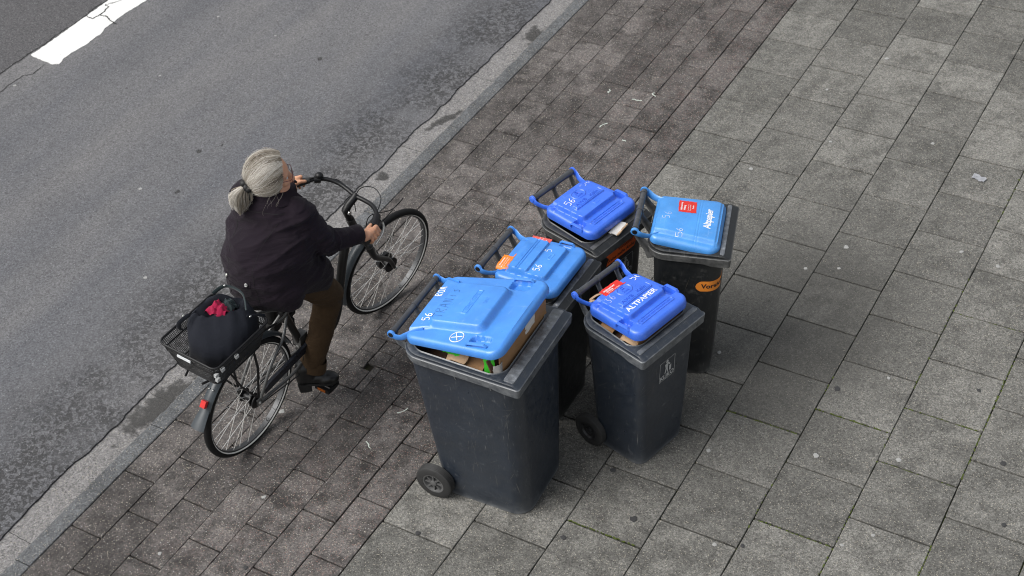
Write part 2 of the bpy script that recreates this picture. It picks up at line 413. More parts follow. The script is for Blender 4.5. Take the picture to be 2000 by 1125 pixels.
GLY = {'5': [[(.75, 1), (.15, 1), (.1, .6), (.5, .66), (.78, .4), (.6, .08), (.1, .02)]],
       '6': [[(.72, 1), (.3, .7), (.1, .3), (.35, 0), (.72, .15), (.7, .42), (.4, .5), (.15, .3)]],
       'R': [[(.1, 0), (.15, .95), (.6, 1.), (.7, .75), (.2, .5), (.75, 0)]],
       'O': [[(.45, 1), (.12, .7), (.15, .2), (.5, 0), (.8, .3), (.75, .8), (.45, 1)]],
       'A': [[(.05, 0), (.4, 1), (.75, 0)], [(.2, .4), (.65, .42)]],
       'T': [[(.05, .8), (.3, 1), (.95, .95)], [(.5, .95), (.45, 0)]],
       'o': [[(.4, .6), (.15, .3), (.4, 0), (.65, .3), (.4, .6)]], 'n': [[(.1, .6), (.15, 0)], [(.15, .4), (.4, .6), (.6, .4), (.6, 0)]],
       'i': [[(.3, .6), (.32, 0)]], 'N': [[(.1, 0), (.12, 1), (.6, 0), (.65, 1)]], 's': [[(.55, .6), (.2, .5), (.5, .3), (.45, .05), (.1, 0)]],
       '3': [[(.1, .95), (.6, 1), (.3, .6), (.65, .35), (.4, 0), (.05, .1)]]}
def smooth_path(pts, n=5):
    P = [Vector((*q, 0)) if len(q) == 2 else Vector(q) for q in pts]; out = []
    for i in range(len(P) - 1):
        p0 = P[max(i - 1, 0)]; p1 = P[i]; p2 = P[i + 1]; p3 = P[min(i + 2, len(P) - 1)]
        for k in range(n):
            t_ = k / n
            out.append(.5 * ((2 * p1) + (p2 - p0) * t_ + (2 * p0 - 5 * p1 + 4 * p2 - p3) * t_ ** 2 + (3 * p1 - p0 - 3 * p2 + p3) * t_ ** 3))
    return out + [P[-1]]
def hand(mb, s, h, fn, wd=.0035, adv=.75, jit=.0):
    """handwriting: ribbons with a little thickness"""
    x = 0
    for ch in s:
        if ch == ' ': x += h * .5; continue
        for st in GLY[ch]:
            pts = smooth_path([(x + a * h * .7, b * h) for a, b in st], 5)
            L = []; R_ = []
            for i, q in enumerate(pts):
                a = pts[max(i - 1, 0)]; b = pts[min(i + 1, len(pts) - 1)]; d = (b - a).normalized(); nn = Vector((-d.y, d.x, 0)) * wd * (.75 + .4 * random.random())
                L.append(fn(*(q + nn)[:2])); R_.append(fn(*(q - nn)[:2]))
            m = len(pts); mb.add(L + R_, [(i, i + 1, m + i + 1, m + i) for i in range(m - 1)])
        x += h * adv
    return mb

# ================================================================= GROUND
ZR = -.09
def sheet(x0, x1, y0, y1, z): return MB().add([(x0, y0, z), (x1, y0, z), (x1, y1, z), (x0, y1, z)], [(0, 1, 2, 3)])
g = struct(obj('ground', sheet(-150, 150, -150, 150, -.30), M['asphalt'])); 
# road with a ragged broken edge along the gutter
road = MB(); ys = [-150] + list(np.arange(-4, 9, .03)) + [150]
ex = [-1.735 + .022 * mnoise.noise((y * 2.3, 3.1, 0)) + .016 * mnoise.noise((y * 11, 7.7, 0)) + .009 * mnoise.noise((y * 37, 1.7, 0)) for y in ys]
vs = []
for y, e in zip(ys, ex): vs += [(-150, y, ZR), (e, y, ZR), (e + .004, y, ZR - .03)]
fs = []
for i in range(len(ys) - 1):
    a = 3 * i; b = 3 * (i + 1); fs += [(a, a + 1, b + 1, b), (a + 1, a + 2, b + 2, b + 1)]
road.add(vs, fs); road = struct(obj('road', road, M['asphalt'], angle=30))
# gutter strip
gut = struct(link('gutter', mesh('gutter', MB().add([(-1.85, -150, ZR - .012), (-1.40, -150, ZR - .004), (-1.40, 150, ZR - .004), (-1.85, 150, ZR - .012)], [(0, 1, 2, 3)]), M['gutter'])))
def blotch(cx, cy, rx, ry, rot, z, parent, name='damp_patch'):
    n = 24; mb = MB().add([(math.cos(2 * PI * k / n) * 1.6, math.sin(2 * PI * k / n) * 1.6, 0) for k in range(n)], [tuple(range(n))])
    o = obj(name, mb, M['wet'], parent); o.location = (cx, cy, z); o.scale = (rx, ry, 1); o.rotation_euler = (0, 0, rot); return o
for a in ((-1.60, 3.78, .085, .13, .2), (-1.62, 2.60, .04, .17, -.35), (-1.66, 1.87, .045, .06, .3), (-1.62, -.42, .10, .30, -.1)):
    blotch(*a, ZR - .0015, gut)
for y in (-1.45, -.35, .95, 2.22, 3.15, 4.4):
    p0 = [(x, y + .012 * math.sin(9 * x) + random.uniform(-.004, .004)) for x in np.linspace(-1.73, -1.50, 9)]
    mb = MB(); w_ = .0016
    mb.add([(x, yy - w_, ZR - .0025 - .0178 * (-1.40 - x)) for x, yy in p0] + [(x, yy + w_, ZR - .0025 - .0178 * (-1.40 - x)) for x, yy in p0], [(i, i + 1, 10 + i, 9 + i) for i in range(8)])
    obj('joint', mb, M['crack'], gut)

# painted dash and cracks
def ribbon(pts, wd, z, jag=.006, n=7):
    out = []
    for i in range(len(pts) - 1):
        for k in range(n):
            t_ = k / n; a, b = pts[i], pts[i + 1]; out.append((a[0] + (b[0] - a[0]) * t_ + random.uniform(-jag, jag), a[1] + (b[1] - a[1]) * t_ + random.uniform(-jag, jag)))
    out.append(pts[-1]); m = len(out); L = []; R_ = []
    for i in range(m):
        a = Vector(out[max(i - 1, 0)]); b = Vector(out[min(i + 1, m - 1)]); d = (b - a).normalized(); nn = Vector((-d.y, d.x)) * wd * random.uniform(.35, 1.2); q = Vector(out[i])
        L.append((*(q + nn), z)); R_.append((*(q - nn), z))
    return MB().add(L + R_, [(i, i + 1, m + i + 1, m + i) for i in range(m - 1)])
right = [(-4.66, 2.011), (-4.62, 2.036), (-4.628, 2.075), (-4.643, 2.10), (-4.637, 2.212), (-4.612, 2.334), (-4.625, 2.42), (-4.617, 2.502), (-4.648, 2.58), (-4.648, 2.661), (-4.648, 2.808), (-4.627, 3.041), (-4.632, 3.6), (-4.63, 4.3), (-4.635, 5.0)]
left = [(-4.905, 5.0), (-4.91, 4.2), (-4.905, 3.5), (-4.914, 2.92), (-4.909, 2.652), (-4.906, 2.334), (-4.906, 2.04)]
poly = []
loopp = right + left
for i, a in enumerate(loopp):
    b = loopp[(i + 1) % len(loopp)]; L_ = math.dist(a, b); k = max(1, int(L_ / .02))
    for j in range(k): poly.append((a[0] + (b[0] - a[0]) * j / k + random.uniform(-.004, .004), a[1] + (b[1] - a[1]) * j / k + random.uniform(-.004, .004)))
mk = MB(); n = len(poly); mk.add([(x, y, ZR + .004) for x, y in poly] + [(x, y, ZR) for x, y in poly], [tuple(range(n))] + [(i, n + i, n + (i + 1) % n, (i + 1) % n) for i in range(n)])
dash = obj('lane_marking', mk, M['paint'], road, angle=30)
for pts, wd, z in (([(-4.95, 0.2), (-4.93, .9), (-4.945, 1.4), (-4.941, 1.753), (-4.94, 1.902), (-4.934, 2.069), (-4.923, 2.214), (-4.931, 2.381), (-4.923, 2.514), (-4.918, 2.663), (-4.941, 2.802), (-4.916, 2.92), (-4.925, 3.6), (-4.93, 4.6)], .007, ZR + .002),
                   ([(-4.70, .9), (-4.752, 1.561), (-4.765, 1.685), (-4.761, 1.793), (-4.711, 1.854), (-4.711, 1.99)], .004, ZR + .002),
                   ([(-4.909, 2.652), (-4.833, 2.64), (-4.817, 2.706), (-4.836, 2.832), (-4.882, 2.842), (-4.815, 2.947), (-4.80, 3.1)], .005, ZR + .0065),
                   ([(-4.817, 2.706), (-4.745, 2.708), (-4.648, 2.661), (-4.60, 2.65)], .006, ZR + .0065)):
    obj('crack', ribbon(pts, wd, z), M['crack'], road)
for (x, y) in [(-3.94, 3.06), (-3.36, 3.01), (-3.81, 2.22), (-4.72, 1.68), (-3.03, 1.09), (-2.4, .4)]:
    r_ = random.uniform(.008, .015); k = 9
    obj('pale_spot', MB().add([(x + r_ * random.uniform(.5, 1.2) * math.cos(2 * PI * i / k), y + r_ * random.uniform(.6, 1.3) * math.sin(2 * PI * i / k), ZR + .002) for i in range(k)], [tuple(range(k))]), M['gum'], road)
for (x, y) in [(-2.94, 1.59), (-2.84, 1.71), (-2.86, 2.88), (-2.78, 1.17)]:
    blotch(x, y, random.uniform(.016, .024), random.uniform(.018, .028), random.uniform(-.5, .5), ZR + .003, road, 'oil_spot')

# pavement: sand bed with every slab on it
pave = struct(obj('pavement', MB().add([(-1.395, -4.0, -.017), (150, -4.0, -.017), (150, 8.4, -.017), (-1.395, 8.4, -.017)], [(0, 1, 2, 3)]).add([(-1.395, -4.0, -.29), (-1.395, 8.4, -.29), (-1.395, 8.4, -.017), (-1.395, -4.0, -.017)], [(0, 1, 2, 3)]), M['joint']))
for a in ((-1.39, 150, -150, -3.35), (-1.39, 150, 7.95, 150), (4.02, 150, -3.35, 7.95)): obj('far_paving', sheet(*a, -.001), M['far'], pave)

def slab_mesh(name, lx, ly, mat, k):
    rd = random.Random(k); c = .0025; h = .05; mb = MB()
    def ring(ins, z):
        out = []
        for (x, y) in rrect(-lx / 2 + ins, lx / 2 - ins, ly / 2 - ins, ly / 2 - ins, .005, .005, 2, 6):
            out.append((x + rd.uniform(-.0011, .0011), y + rd.uniform(-.0011, .0011), z))
        return out
    mb.loft([ring(0, -h), ring(0, -c * 1.1), ring(c, 0)], cap0=False)
    return mesh(name, mb, mat, 30)
PAV = [slab_mesh('paver', .1938, .3965, M['paver'], k) for k in range(5)]
PAVH = [slab_mesh('paver', .1938, .1950, M['paver'], k) for k in range(3)]
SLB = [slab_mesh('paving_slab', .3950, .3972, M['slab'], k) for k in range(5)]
def lay(me, name, x, y):
    o = link(name, me, pave); o.location = (x, y, random.uniform(-.0014, .0014))
    o.rotation_euler = (random.uniform(-.004, .004), random.uniform(-.004, .004), random.choice((0, PI)) + random.uniform(-.003, .003)); return o
edges = [-1.385, -1.187, -.989, -.795, -.598, -.402, -.203, .0]
start = [-1.330, -1.131, -1.346, -1.131, -.930, -1.131, -.940]
half = {(2, 7), (4, 9), (4, 10), (5, 6), (3, 5)}
for c in range(7):
    y0 = start[c] + .003
    xm = (edges[c] + edges[c + 1]) / 2
    for k in range(-7, 21):
        y = y0 + k * .4045
        if not (-3.8 < y < 7.6): continue
        if c == 3 and abs(y + .2 - .395) < .15:          # broken paver replaced by small pieces
            for j, (dx, dy, lx, ly) in enumerate(((-.049, .345, .092, .112), (.050, .360, .094, .082), (-.049, .225, .092, .118), (.050, .262, .094, .104), (-.024, .085, .142, .152), (.074, .105, .044, .195))):
                o = lay(slab_mesh('paver', lx, ly, M['paver'], 40 + j), 'paver', xm + dx, y + dy); o.rotation_euler[2] = random.uniform(-.035, .035)
            continue
        if (c, k) in half:
            lay(random.choice(PAVH), 'paver', xm, y + .1005); lay(random.choice(PAVH), 'paver', xm, y + .3025)
        else: lay(random.choice(PAV), 'paver', xm, y + .2022)
L = .407
for c in range(10):
    off = 0 if c % 2 else .5
    for k in range(-10, 19):
        y = (k + off) * L
        if c >= 7 and not (-1.2 < y < 5.2): continue
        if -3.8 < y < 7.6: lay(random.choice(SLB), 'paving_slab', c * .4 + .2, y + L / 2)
# kerb
kerb = struct(obj('kerb', MB().box((-1.445, 2.4, -.20), (.045, 6.0, .08)), M['joint']))
def kerb_mesh(k, ln=1.008):
    rd = random.Random(k); N_ = 40; secs = []
    for i in range(N_ + 1):
        y = -ln / 2 + ln * i / N_; chip = max(0, mnoise.noise((y * 9, k * 5.1, 0)) - .12) * .03
        j = lambda a: rd.uniform(-a, a)
        secs.append([(-.053, y, -.2), (-.053 + j(.0008), y, -.016 - chip), (-.050 + chip * .5, y, -.006 - chip * .4), (-.041 + chip, y, j(.0006)), (.045, y, 0), (.049, y, -.004), (.049, y, -.2)])
    return mesh('kerb_stone', MB().loft(secs), M['kerb'], 35)
KB = [kerb_mesh(k) for k in range(3)]
for i in range(-3, 10):
    o = link('kerb_stone', KB[i % 3], kerb); o.location = (-1.438, -.605 + 1.0135 * (i + .5) , -.001 + random.uniform(-.001, .001)); o.rotation_euler[2] = random.uniform(-.003, .003)

# marks stuck to the pavement
def spot(x, y, r_, mat, name, k=11):
    rd = [random.uniform(.7, 1.2) for _ in range(k)]
    mb = MB().loft([[(x + r_ * f * q * math.cos(2 * PI * i / k), y + r_ * f * q * math.sin(2 * PI * i / k), z) for i, q in enumerate(rd)] for f, z in ((1, .001), (.95, .0035), (.6, .0045))], cap0=False)
    obj(name, mb, mat, pave, angle=60)
for (x, y) in [(1.23, .51), (1.72, .71), (1.5, -.03), (1.86, 1.39), (2.09, .86), (.99, 1.19), (2.03, .23), (.61, 3.82), (.84, 4.34), (.5, 2.8), (1.89, 2.55), (2.11, 2.51), (1.42, 3.51), (.84, 3.27), (1.29, 2.32), (1.32, 2.12), (2.14, .35), (.34, .5), (1.15, 2.04), (-.9, -.22), (-.62, -.75), (-.86, -1.27)]:
    spot(x, y, random.uniform(.010, .017), M['gum'], 'gum_spot')
for (x, y) in [(.86, .18), (.84, -.31), (1.09, -.06), (1.65, 1.2), (2.55, 1.06), (2.66, .68), (-.43, -1.15), (1.62, .02), (2.3, 1.5), (.2, -.6)]: spot(x, y, random.uniform(.012, .020), M['gumd'], 'gum_spot')
for (x, y, a, ln) in [(-.481, 3.206, .2, .05), (-.548, 2.849, 1.0, .06), (-.348, -.216, 2.4, .05), (-.323, .063, .9, .06), (-.409, 3.306, 2.2, .04), (-.70, 3.22, 2.0, .03), (-.36, 2.75, .4, .03)]:
    pts = smooth_path([(x + ln * (s_ - .5) * math.cos(a) + random.uniform(-.012, .012), y + ln * (s_ - .5) * math.sin(a) + random.uniform(-.012, .012), .002) for s_ in (0, .3, .6, 1)], 4)
    obj('pale_dropping', MB().tube(pts, [(.0015, random.uniform(.0015, .0042)) for _ in pts], 6), M['drop'], pave)
mm = MB(); rd = random.Random(3)
for (x, y0, y1, dn) in ((1.998, -.6, 3.4, 150), (2.398, -.2, 1.8, 190), (1.6, -.2, 1.4, 26), (.4, -.4, .4, 10)):
    for _ in range(dn):
        y = rd.uniform(y0, y1)
        if mnoise.noise((x * 3, y * 2.1, 0)) < -.05: continue
        mm.ball((x + rd.uniform(-.006, .006), y, -.0055), (rd.uniform(.003, .007), rd.uniform(.004, .012), .007), 3)
for (x, y) in ((1.6, 1.02), (1.2, .81), (2.0, .81), (2.0, 1.22), (.8, -.2), (1.6, .2), (2.0, 2.03)):
    for _ in range(34):
        mm.ball((x + rd.uniform(0, .38), y + rd.uniform(-.004, .004), -.0055), (rd.uniform(.004, .010), rd.uniform(.002, .005), .0065), 3)
o = obj('moss', mm, M['moss'], pave); o['kind'] = 'stuff'

# ================================================================= WHEELIE BINS
def sst(a, b, x):
    t_ = np.clip((x - a) / (b - a), 0, 1); return t_ * t_ * (3 - 2 * t_)
def sdbox(x, y, cx, cy, hx, hy, r):
    qx = np.abs(x - cx) - hx + r; qy = np.abs(y - cy) - hy + r
    return np.hypot(np.maximum(qx, 0), np.maximum(qy, 0)) + np.minimum(np.maximum(qx, qy), 0) - r
def pad(x, y, b, h, wd=.008):                 # raised (or sunk) rounded pad
    return h * (1 - sst(-wd / 2, wd / 2, sdbox(x, y, *b)))
def line(x, y, b, h, wd=.0022):               # raised outline
    return h * (1 - sst(wd * .5, wd * 1.4, np.abs(sdbox(x, y, *b))))

def lid_mesh(P, hfun, mat, T=.045):
    x0, x1, h0, h1, r0, r1 = P
    base = np.array(rrect(x0, x1, h0, h1, r0, r1, 10, 58)); c = np.array([(x0 + x1) / 2, 0])
    n = len(base); mb = MB(); secs = []
    def inset(d): return np.array(rrect(x0 + d, x1 - d, h0 - d, h1 - d, max(r0 - d, .004), max(r1 - d, .004), 10, 58))
    for d, z in ((.007, -T * .55), (.005, -T), (.0, -T), (-.002, -T * .7), (0, -.016), (.002, -.010), (.006, -.004), (.011, -.001)):
        secs.append([(x, y, z) for x, y in inset(d)])
    st = inset(.016); K = 62
    for k in range(K):
        f = 1 - k / K; q = c + (st - c) * f
        z = hfun(q[:, 0], q[:, 1]); secs.append([(a, b, zz) for (a, b), zz in zip(q, z)])
    mb.loft(secs, cap0=False, cap1=True)
    me = mesh('lid', mb, mat, 50); return me

def awb_h(x, y):
    z = np.zeros_like(x)
    z += .010 * (1 - sst(.13, .17, x)) * (1 - sst(.100, .112, np.abs(y) - .15 * (x - .09)))            # raised flap behind the panel
    z = np.maximum(z, pad(x, y, (.225, 0, .095, .130, .022), .026, .012))                                 # platform
    z += pad(x, y, (.236, 0, .021, .104, .006), .010, .005) - line(x, y, (.236, 0, .0175, .098, .004), .003)
    z += line(x, y, (.172, .003, .030, .040, .03), .004)
    z += line(x, y, (.130, -.143, .015, .018, .015), .0035)
    z += line(x, y, (.366, 0, .014, .120, .007), .004)
    z += line(x, y, (.282, .015, .010, .017, .003), .0016)
    for s in (-1, 1): z -= pad(x, y, (.315, s * .152, .032, .022, .016), .026, .006)
    z += .003 * np.cos(np.clip(y / .18, -1, 1) * PI / 2)
    return z
def wood_h(x, y):
    z = np.zeros_like(x)
    z += .010 * (1 - sst(.12, .16, x)) * (1 - sst(.108, .122, np.abs(y)))
    z = np.maximum(z, pad(x, y, (.235, 0, .110, .128, .02), .024, .010))
    z += pad(x, y, (.190, 0, .055, .122, .012), .012, .005)
    z -= line(x, y, (.192, 0, .006, .4, .001), .004, .003) * (np.abs(y) < .118)
    z += line(x, y, (.300, .03, .007, .022, .005), .002)
    for s in (-1, 1): z -= pad(x, y, (.315, s * .154, .032, .016, .015), .014, .01)
    z += .004 * np.cos(np.clip(y / .18, -1, 1) * PI / 2)
    return z
def big_h(x, y):
    z = np.zeros_like(x)
    ramp = (1 - sst(.16, .24, x)) * (1 - sst(.185, .20, np.abs(y) + .30 * (x - .08)))
    z += .012 * ramp
    z = np.maximum(z, pad(x, y, (.315, 0, .145, .150, .035), .036, .024))
    z += line(x, y, (.330, .01, .013, .085, .002), .003)
    for s in (-1, 1): z -= pad(x, y, (.475, s * .205, .050, .032, .020), .026, .008)
    z += .006 * np.cos(np.clip(y / .28, -1, 1) * PI / 2)
    return z
def flat_h(x, y):
    z = .012 * np.cos(np.clip(y / .21, -1, 1) * PI / 2) * sst(.06, .16, x)
    z += .020 * (1 - sst(.150, .172, np.abs(y) + .10 * (.40 - x)))
    z -= .007 * sst(.392, .402, x)
    z -= line(x, y, (.30, 0, .006, .5, .001), .0012, .002)
    return z

def embossed(lid, name, txts, mat, hf):
    """lettering standing on the lid skin: (string, size, x, y, bold, sx)"""
    mb = MB()
    for s_, size, cx, cy, bold, sx in txts:
        def fn(u, v):
            x = cx - v; y = cy + u
            return (x, y, float(hf(np.array([x]), np.array([y]))[0]) + .0012)
        text_mb(mb, s_, size, fn, bold, sx=sx)
    o = obj(name, mb, mat, lid, angle=None, fix=False); o['kind'] = 'stuff'
def written(lid, s_, h, cx, cy, hf, mat, rot=0., wd=.0032, name='handwriting'):
    mb = MB(); ca, sa = math.cos(rot), math.sin(rot)
    def fn(u, v):
        u, v = u * ca - v * sa, u * sa + v * ca
        x = cx - v; y = cy + u
        return (x, y, float(hf(np.array([x]), np.array([y]))[0]) + .0016)
    hand(mb, s_, h, fn, wd); o = obj(name, mb, mat, lid, angle=None, fix=False); o['kind'] = 'stuff'
def sticker(lid, name, c, hx, hy, rot, hf, mat, lines, ink, rough_edge=.002):
    ca, sa = math.cos(rot), math.sin(rot); N_ = 14; vs = []
    def P(u, v, off): 
        x = c[0] - (u * sa + v * ca); y = c[1] + (u * ca - v * sa)
        return (x, y, float(hf(np.array([x]), np.array([y]))[0]) + off)
    for i in range(N_ + 1):
        for j in range(N_ + 1):
            e = rough_edge if (i in (0, N_) or j in (0, N_)) else 0
            vs.append(P((-1 + 2 * i / N_) * hy + random.uniform(-e, e), (-1 + 2 * j / N_) * hx + random.uniform(-e, e), .0011))
    mb = MB().add(vs, [(i * (N_ + 1) + j, (i + 1) * (N_ + 1) + j, (i + 1) * (N_ + 1) + j + 1, i * (N_ + 1) + j + 1) for i in range(N_) for j in range(N_)])
    obj(name, mb, mat, lid, angle=60)
    tb = MB()
    for s_, size, u0, v0, bold in lines: text_mb(tb, s_, size, lambda u, v: P(u + u0, v + v0, .0019), bold)
    if tb.v: obj('sticker_print', tb, ink, lid, angle=None, fix=False)

def make_bin(name, label, loc, yaw, d):
    root = thing(name, label, 'bin', loc, yaw, 'wheelie bins with blue lids on the pavement')
    h, wd, D = d['h'], d['w'], d['D']; hw = wd / 2; rb = d['rim_back']
    body = d['mat']
    # -- body shell, outside then inside
    NC, NS = 8, 8
    def sec(z, ins=0.):
        f = z / (h - .03); f2 = f ** .9
        xf = -d['bfo'] + (d['bfo'] - d['tfo']) * f2; xb = (-d['bfo'] - d['bd']) + ((-rb + .035) - (-d['bfo'] - d['bd'])) * f2
        hh = d['bw'] / 2 + (hw - .028 - d['bw'] / 2) * f2
        return [(x, y, z) for x, y in rrect(xb + ins, xf - ins, hh - ins, hh - ins, .055 - ins * .5, d['cr'] - ins * .5, NC, NS)]
    zs = [.004, .03, .10, .13, .2, .3, .4, .5, .6, .7, .8, .9]
    zs = [z for z in zs if z < h - .10] + [h - .07, h - .035]
    outer = [sec(.003, .012)] + [sec(z) for z in zs]
    inner = [sec(h - .035, .006), sec(h - .3, .008)]
    mb = MB().loft(outer, cap0=True, cap1=False)
    mb.loft(inner, cap0=False, cap1=True)
    obj('body', mb, body, root, angle=50)
    # -- rim: outline, with square front corners and a stepped front lip
    def ro(ins, back=0, r1=.016): return rrect(-rb + ins + back, 0 - ins, hw - .012 - ins, hw - ins, .10, r1, NC, NS)
    op = d['open']                                    # opening: (x0,x1,hw0,hw1,r)
    opn = rrect(op[0], op[1], op[2], op[3], op[4], op[4], NC, NS)
    mb = MB()
    secs = [[(x, y, h - .060 - .012 * (x > -.25)) for x, y in ro(.022)], [(x, y, h - .056 - .010 * (x > -.12)) for x, y in ro(.004)], [(x, y, h - .018) for x, y in ro(0)], [(x, y, h - .015) for x, y in ro(.003)],
            [(x, y, h - .014) for x, y in ro(.008)], [(x - (.020 if x > -.06 else 0), y, h - .002) for x, y in ro(.008)], [(x - (.022 if x > -.06 else 0), y, h) for x, y in ro(.012)],
            [(x, y, h) for x, y in rrect(op[0] - .005, op[1] + .005, op[2] + .005, op[3] + .005, op[4], op[4], NC, NS)], [(x, y, h + .004) for x, y in opn],
            [(x, y, h - .004) for x, y in rrect(op[0] + .004, op[1] - .004, op[2] - .004, op[3] - .004, op[4], op[4], NC, NS)],
            [(x, y, h - .13) for x, y in rrect(op[0] + .006, op[1] - .006, op[2] - .006, op[3] - .006, op[4], op[4], NC, NS)]]
    mb.loft(secs, False, False)
    rim = obj('rim', mb, body, root, angle=35)
    # front lip plate (embossed on some bins)
    lx0 = op[1] + .012
    lm = MB().loft([[(x, y, h + z) for x, y in rrect(lx0 + i_, -.034 - i_, hw - .022 - i_, hw - .020 - i_, .01, .008, 3, 8)] for z, i_ in ((-.001, 0), (.0035, .001), (.0045, .003))], False, True)
    obj('front_lip', lm, M['quilt'] if d.get('quilt') else body, root, angle=35)
    # ribs under the rim
    for s_ in (-1, 1):
        for x in d['ribs']:
            hh = (hw - .03)
            mb = MB().loft([[(x + e, s_ * (hh - .012), h - .13), (x + e, s_ * (hh + .010), h - .064), (x + e, s_ * (hh - .012), h - .06)] for e in (-.003, .003)])
            obj('rib', mb, body, root, angle=None)
    # -- hinge bar on three brackets
    bx, bz, wb = -D, d['zh'], d['wb'] / 2
    obj('hinge_bar', MB().tube([(bx, -wb + .004, bz), (bx, wb - .004, bz)], .0155, 14), M['bar'], root)
    for y in (-wb + .022, 0, wb - .022):
        pth = [(bx, y, bz), (bx + .004, y, bz - .03), (bx + .022, y, bz - .062), (-rb + .012, y, h - .045), (-rb + .03, y, h - .09)]
        obj('hinge_bracket', MB().tube(pth, [(.016, .006), (.018, .006), (.020, .006), (.026, .007), (.03, .007)], 8, flat=(1, 0, .3)), body, root)
        obj('collar', MB().lathe([(y - .007, .0), (y - .006, .0185), (y + .006, .0185), (y + .007, 0)], (bx, 0, bz), 'y', 16), M['bar'], root)
    # -- wheels
    R, ax, az = d['wr'], d['wx'], d['wr']
    for s_ in (-1, 1):
        yc = s_ * d['wy']; t2 = d['wt'] / 2
        tp = [(-t2, R * .60), (-t2, R * .86), (-t2 * .85, R * .94)]
        for k in range(5): tp += [(-t2 * .8 + t2 * 1.6 * (k + .1) / 5, R * .985), (-t2 * .8 + t2 * 1.6 * (k + .4) / 5, R), (-t2 * .8 + t2 * 1.6 * (k + .75) / 5, R), (-t2 * .8 + t2 * 1.6 * (k + .95) / 5, R * .975)]
        tp += [(t2 * .85, R * .94), (t2, R * .86), (t2, R * .60)]
        wh = obj('wheel', MB().lathe(tp, (ax, yc, az), 'y', 40, closed=True), M['rubber'], root, angle=40)
        hm = M[d['hub']]; o_ = s_ * t2
        mb = MB().lathe([(o_ * .9, R * .62), (o_ * .98, R * .58), (o_ * .9, R * .52), (o_ * .35, R * .47), (o_ * .30, R * .2), (o_ * .9, R * .17), (o_ * 1.05, R * .10), (o_ * 1.05, 0)], (ax, yc, az), 'y', 32)
        obj('wheel_rim', mb, hm, wh, angle=40)
        for k in range(d.get('spokes', 8)):
            a = 2 * PI * k / d.get('spokes', 8); Rm = Matrix.Rotation(-a, 3, 'Y')
            obj('wheel_spoke', MB().box(Vector((ax, yc + o_ * .55, az)) + Rm @ Vector((R * .33, 0, 0)), (R * .17, abs(o_) * .22, R * .035), Rm), hm, wh, angle=None)
    obj('axle', MB().tube([(ax, -d['wy'] + .02, az), (ax, d['wy'] - .02, az)], .011, 10), M['blk'], root)
    return root

def add_lid(root, d, P, hf, mat, tilt, zoff, T=.045, grips=(), arm='s'):
    lid = link('lid', lid_mesh(P, hf, mat, T), root)
    lid.location = (-d['D'], 0, d['zh']); lid.rotation_euler = (0, -tilt, 0)
    for v in lid.data.vertices: v.co.z += zoff
    hz = lambda x, y: hf(x, y) + zoff
    wb = d['wb'] / 2; x0, h0 = P[0], P[2]
    for s_ in (-1, 1):
        a = s_ * (wb + .002)
        pth = smooth_path([(0, a, 0), (.022, a + s_ * .001, -.012), (.05, s_ * (wb * .6 + h0 * .4 - .012), -.020 + zoff * .3), (x0 + .008, s_ * (h0 - .030), zoff - .013), (x0 + .05, s_ * (h0 - .05), zoff - .002), (x0 + .085, s_ * (h0 - .062), zoff + .003)], 5)
        n_ = len(pth); rr = []
        for i in range(n_):
            f = i / (n_ - 1); rr.append((.020 * (1 - f) + .015 * f, .0048))
        obj('hinge_arm', MB().tube(pth, rr, 10, flat=(0, 0, 1)), mat, lid)
        kb = MB().lathe([(a - s_ * .0055, 0), (a - s_ * .0055, .0205), (a + s_ * .004, .0205), (a + s_ * .006, .018), (a + s_ * .006, 0)], (0, 0, 0), 'y', 18)
        obj('hinge_knuckle', kb, mat, lid)
        obj('hinge_pin', MB().lathe([(a + s_ * .0055, .013), (a + s_ * .0085, .012), (a + s_ * .0085, 0)], (0, 0, 0), 'y', 14), M['blk'] if d.get('pin') else mat, lid)
    for (gx, gy, ln, hh, th) in grips:          # carrying loops at the lid's edges
        s_ = 1 if gy > 0 else -1
        pth = [(gx - ln / 2, gy, zoff - .018), (gx - ln / 2, gy, zoff + hh - .007), (gx - ln / 2 + .007, gy, zoff + hh), (gx + ln / 2 - .007, gy, zoff + hh), (gx + ln / 2, gy, zoff + hh - .007), (gx + ln / 2, gy, zoff - .018)]
        obj('lid_grip', MB().tube(pth, [(th, .006)] * len(pth), 8, flat=(0, 1, 0)), mat, lid)
    return lid, hz

def face_fn(x_at, off):                         # print on a bin's sloping front
    return lambda y, z: (x_at(z) + off, y, z)

T120 = dict(h=.825, w=.459, D=.485, wb=.312, zh=.905, rim_back=.435, bfo=.082, tfo=.030, bd=.30, bw=.335, cr=.050, open=(-.405, -.075, .170, .192, .06), ribs=(-.20,),
            wr=.092, wx=-.385, wy=.195, wt=.040, hub='hubd', spokes=0)
T240 = dict(h=.962, w=.567, D=.681, wb=.430, zh=.995, rim_back=.625, bfo=.055, tfo=.034, bd=.46, bw=.425, cr=.085, open=(-.585, -.100, .235, .245, .075), ribs=(-.34, -.16), quilt=True,
            wr=.098, wx=-.535, wy=.247, wt=.052, hub='hub', spokes=8, pin=True)
def front_x(d):
    def f(z):
        f2 = (z / (d['h'] - .03)) ** .9; return -d['bfo'] + (d['bfo'] - d['tfo']) * f2
    return f

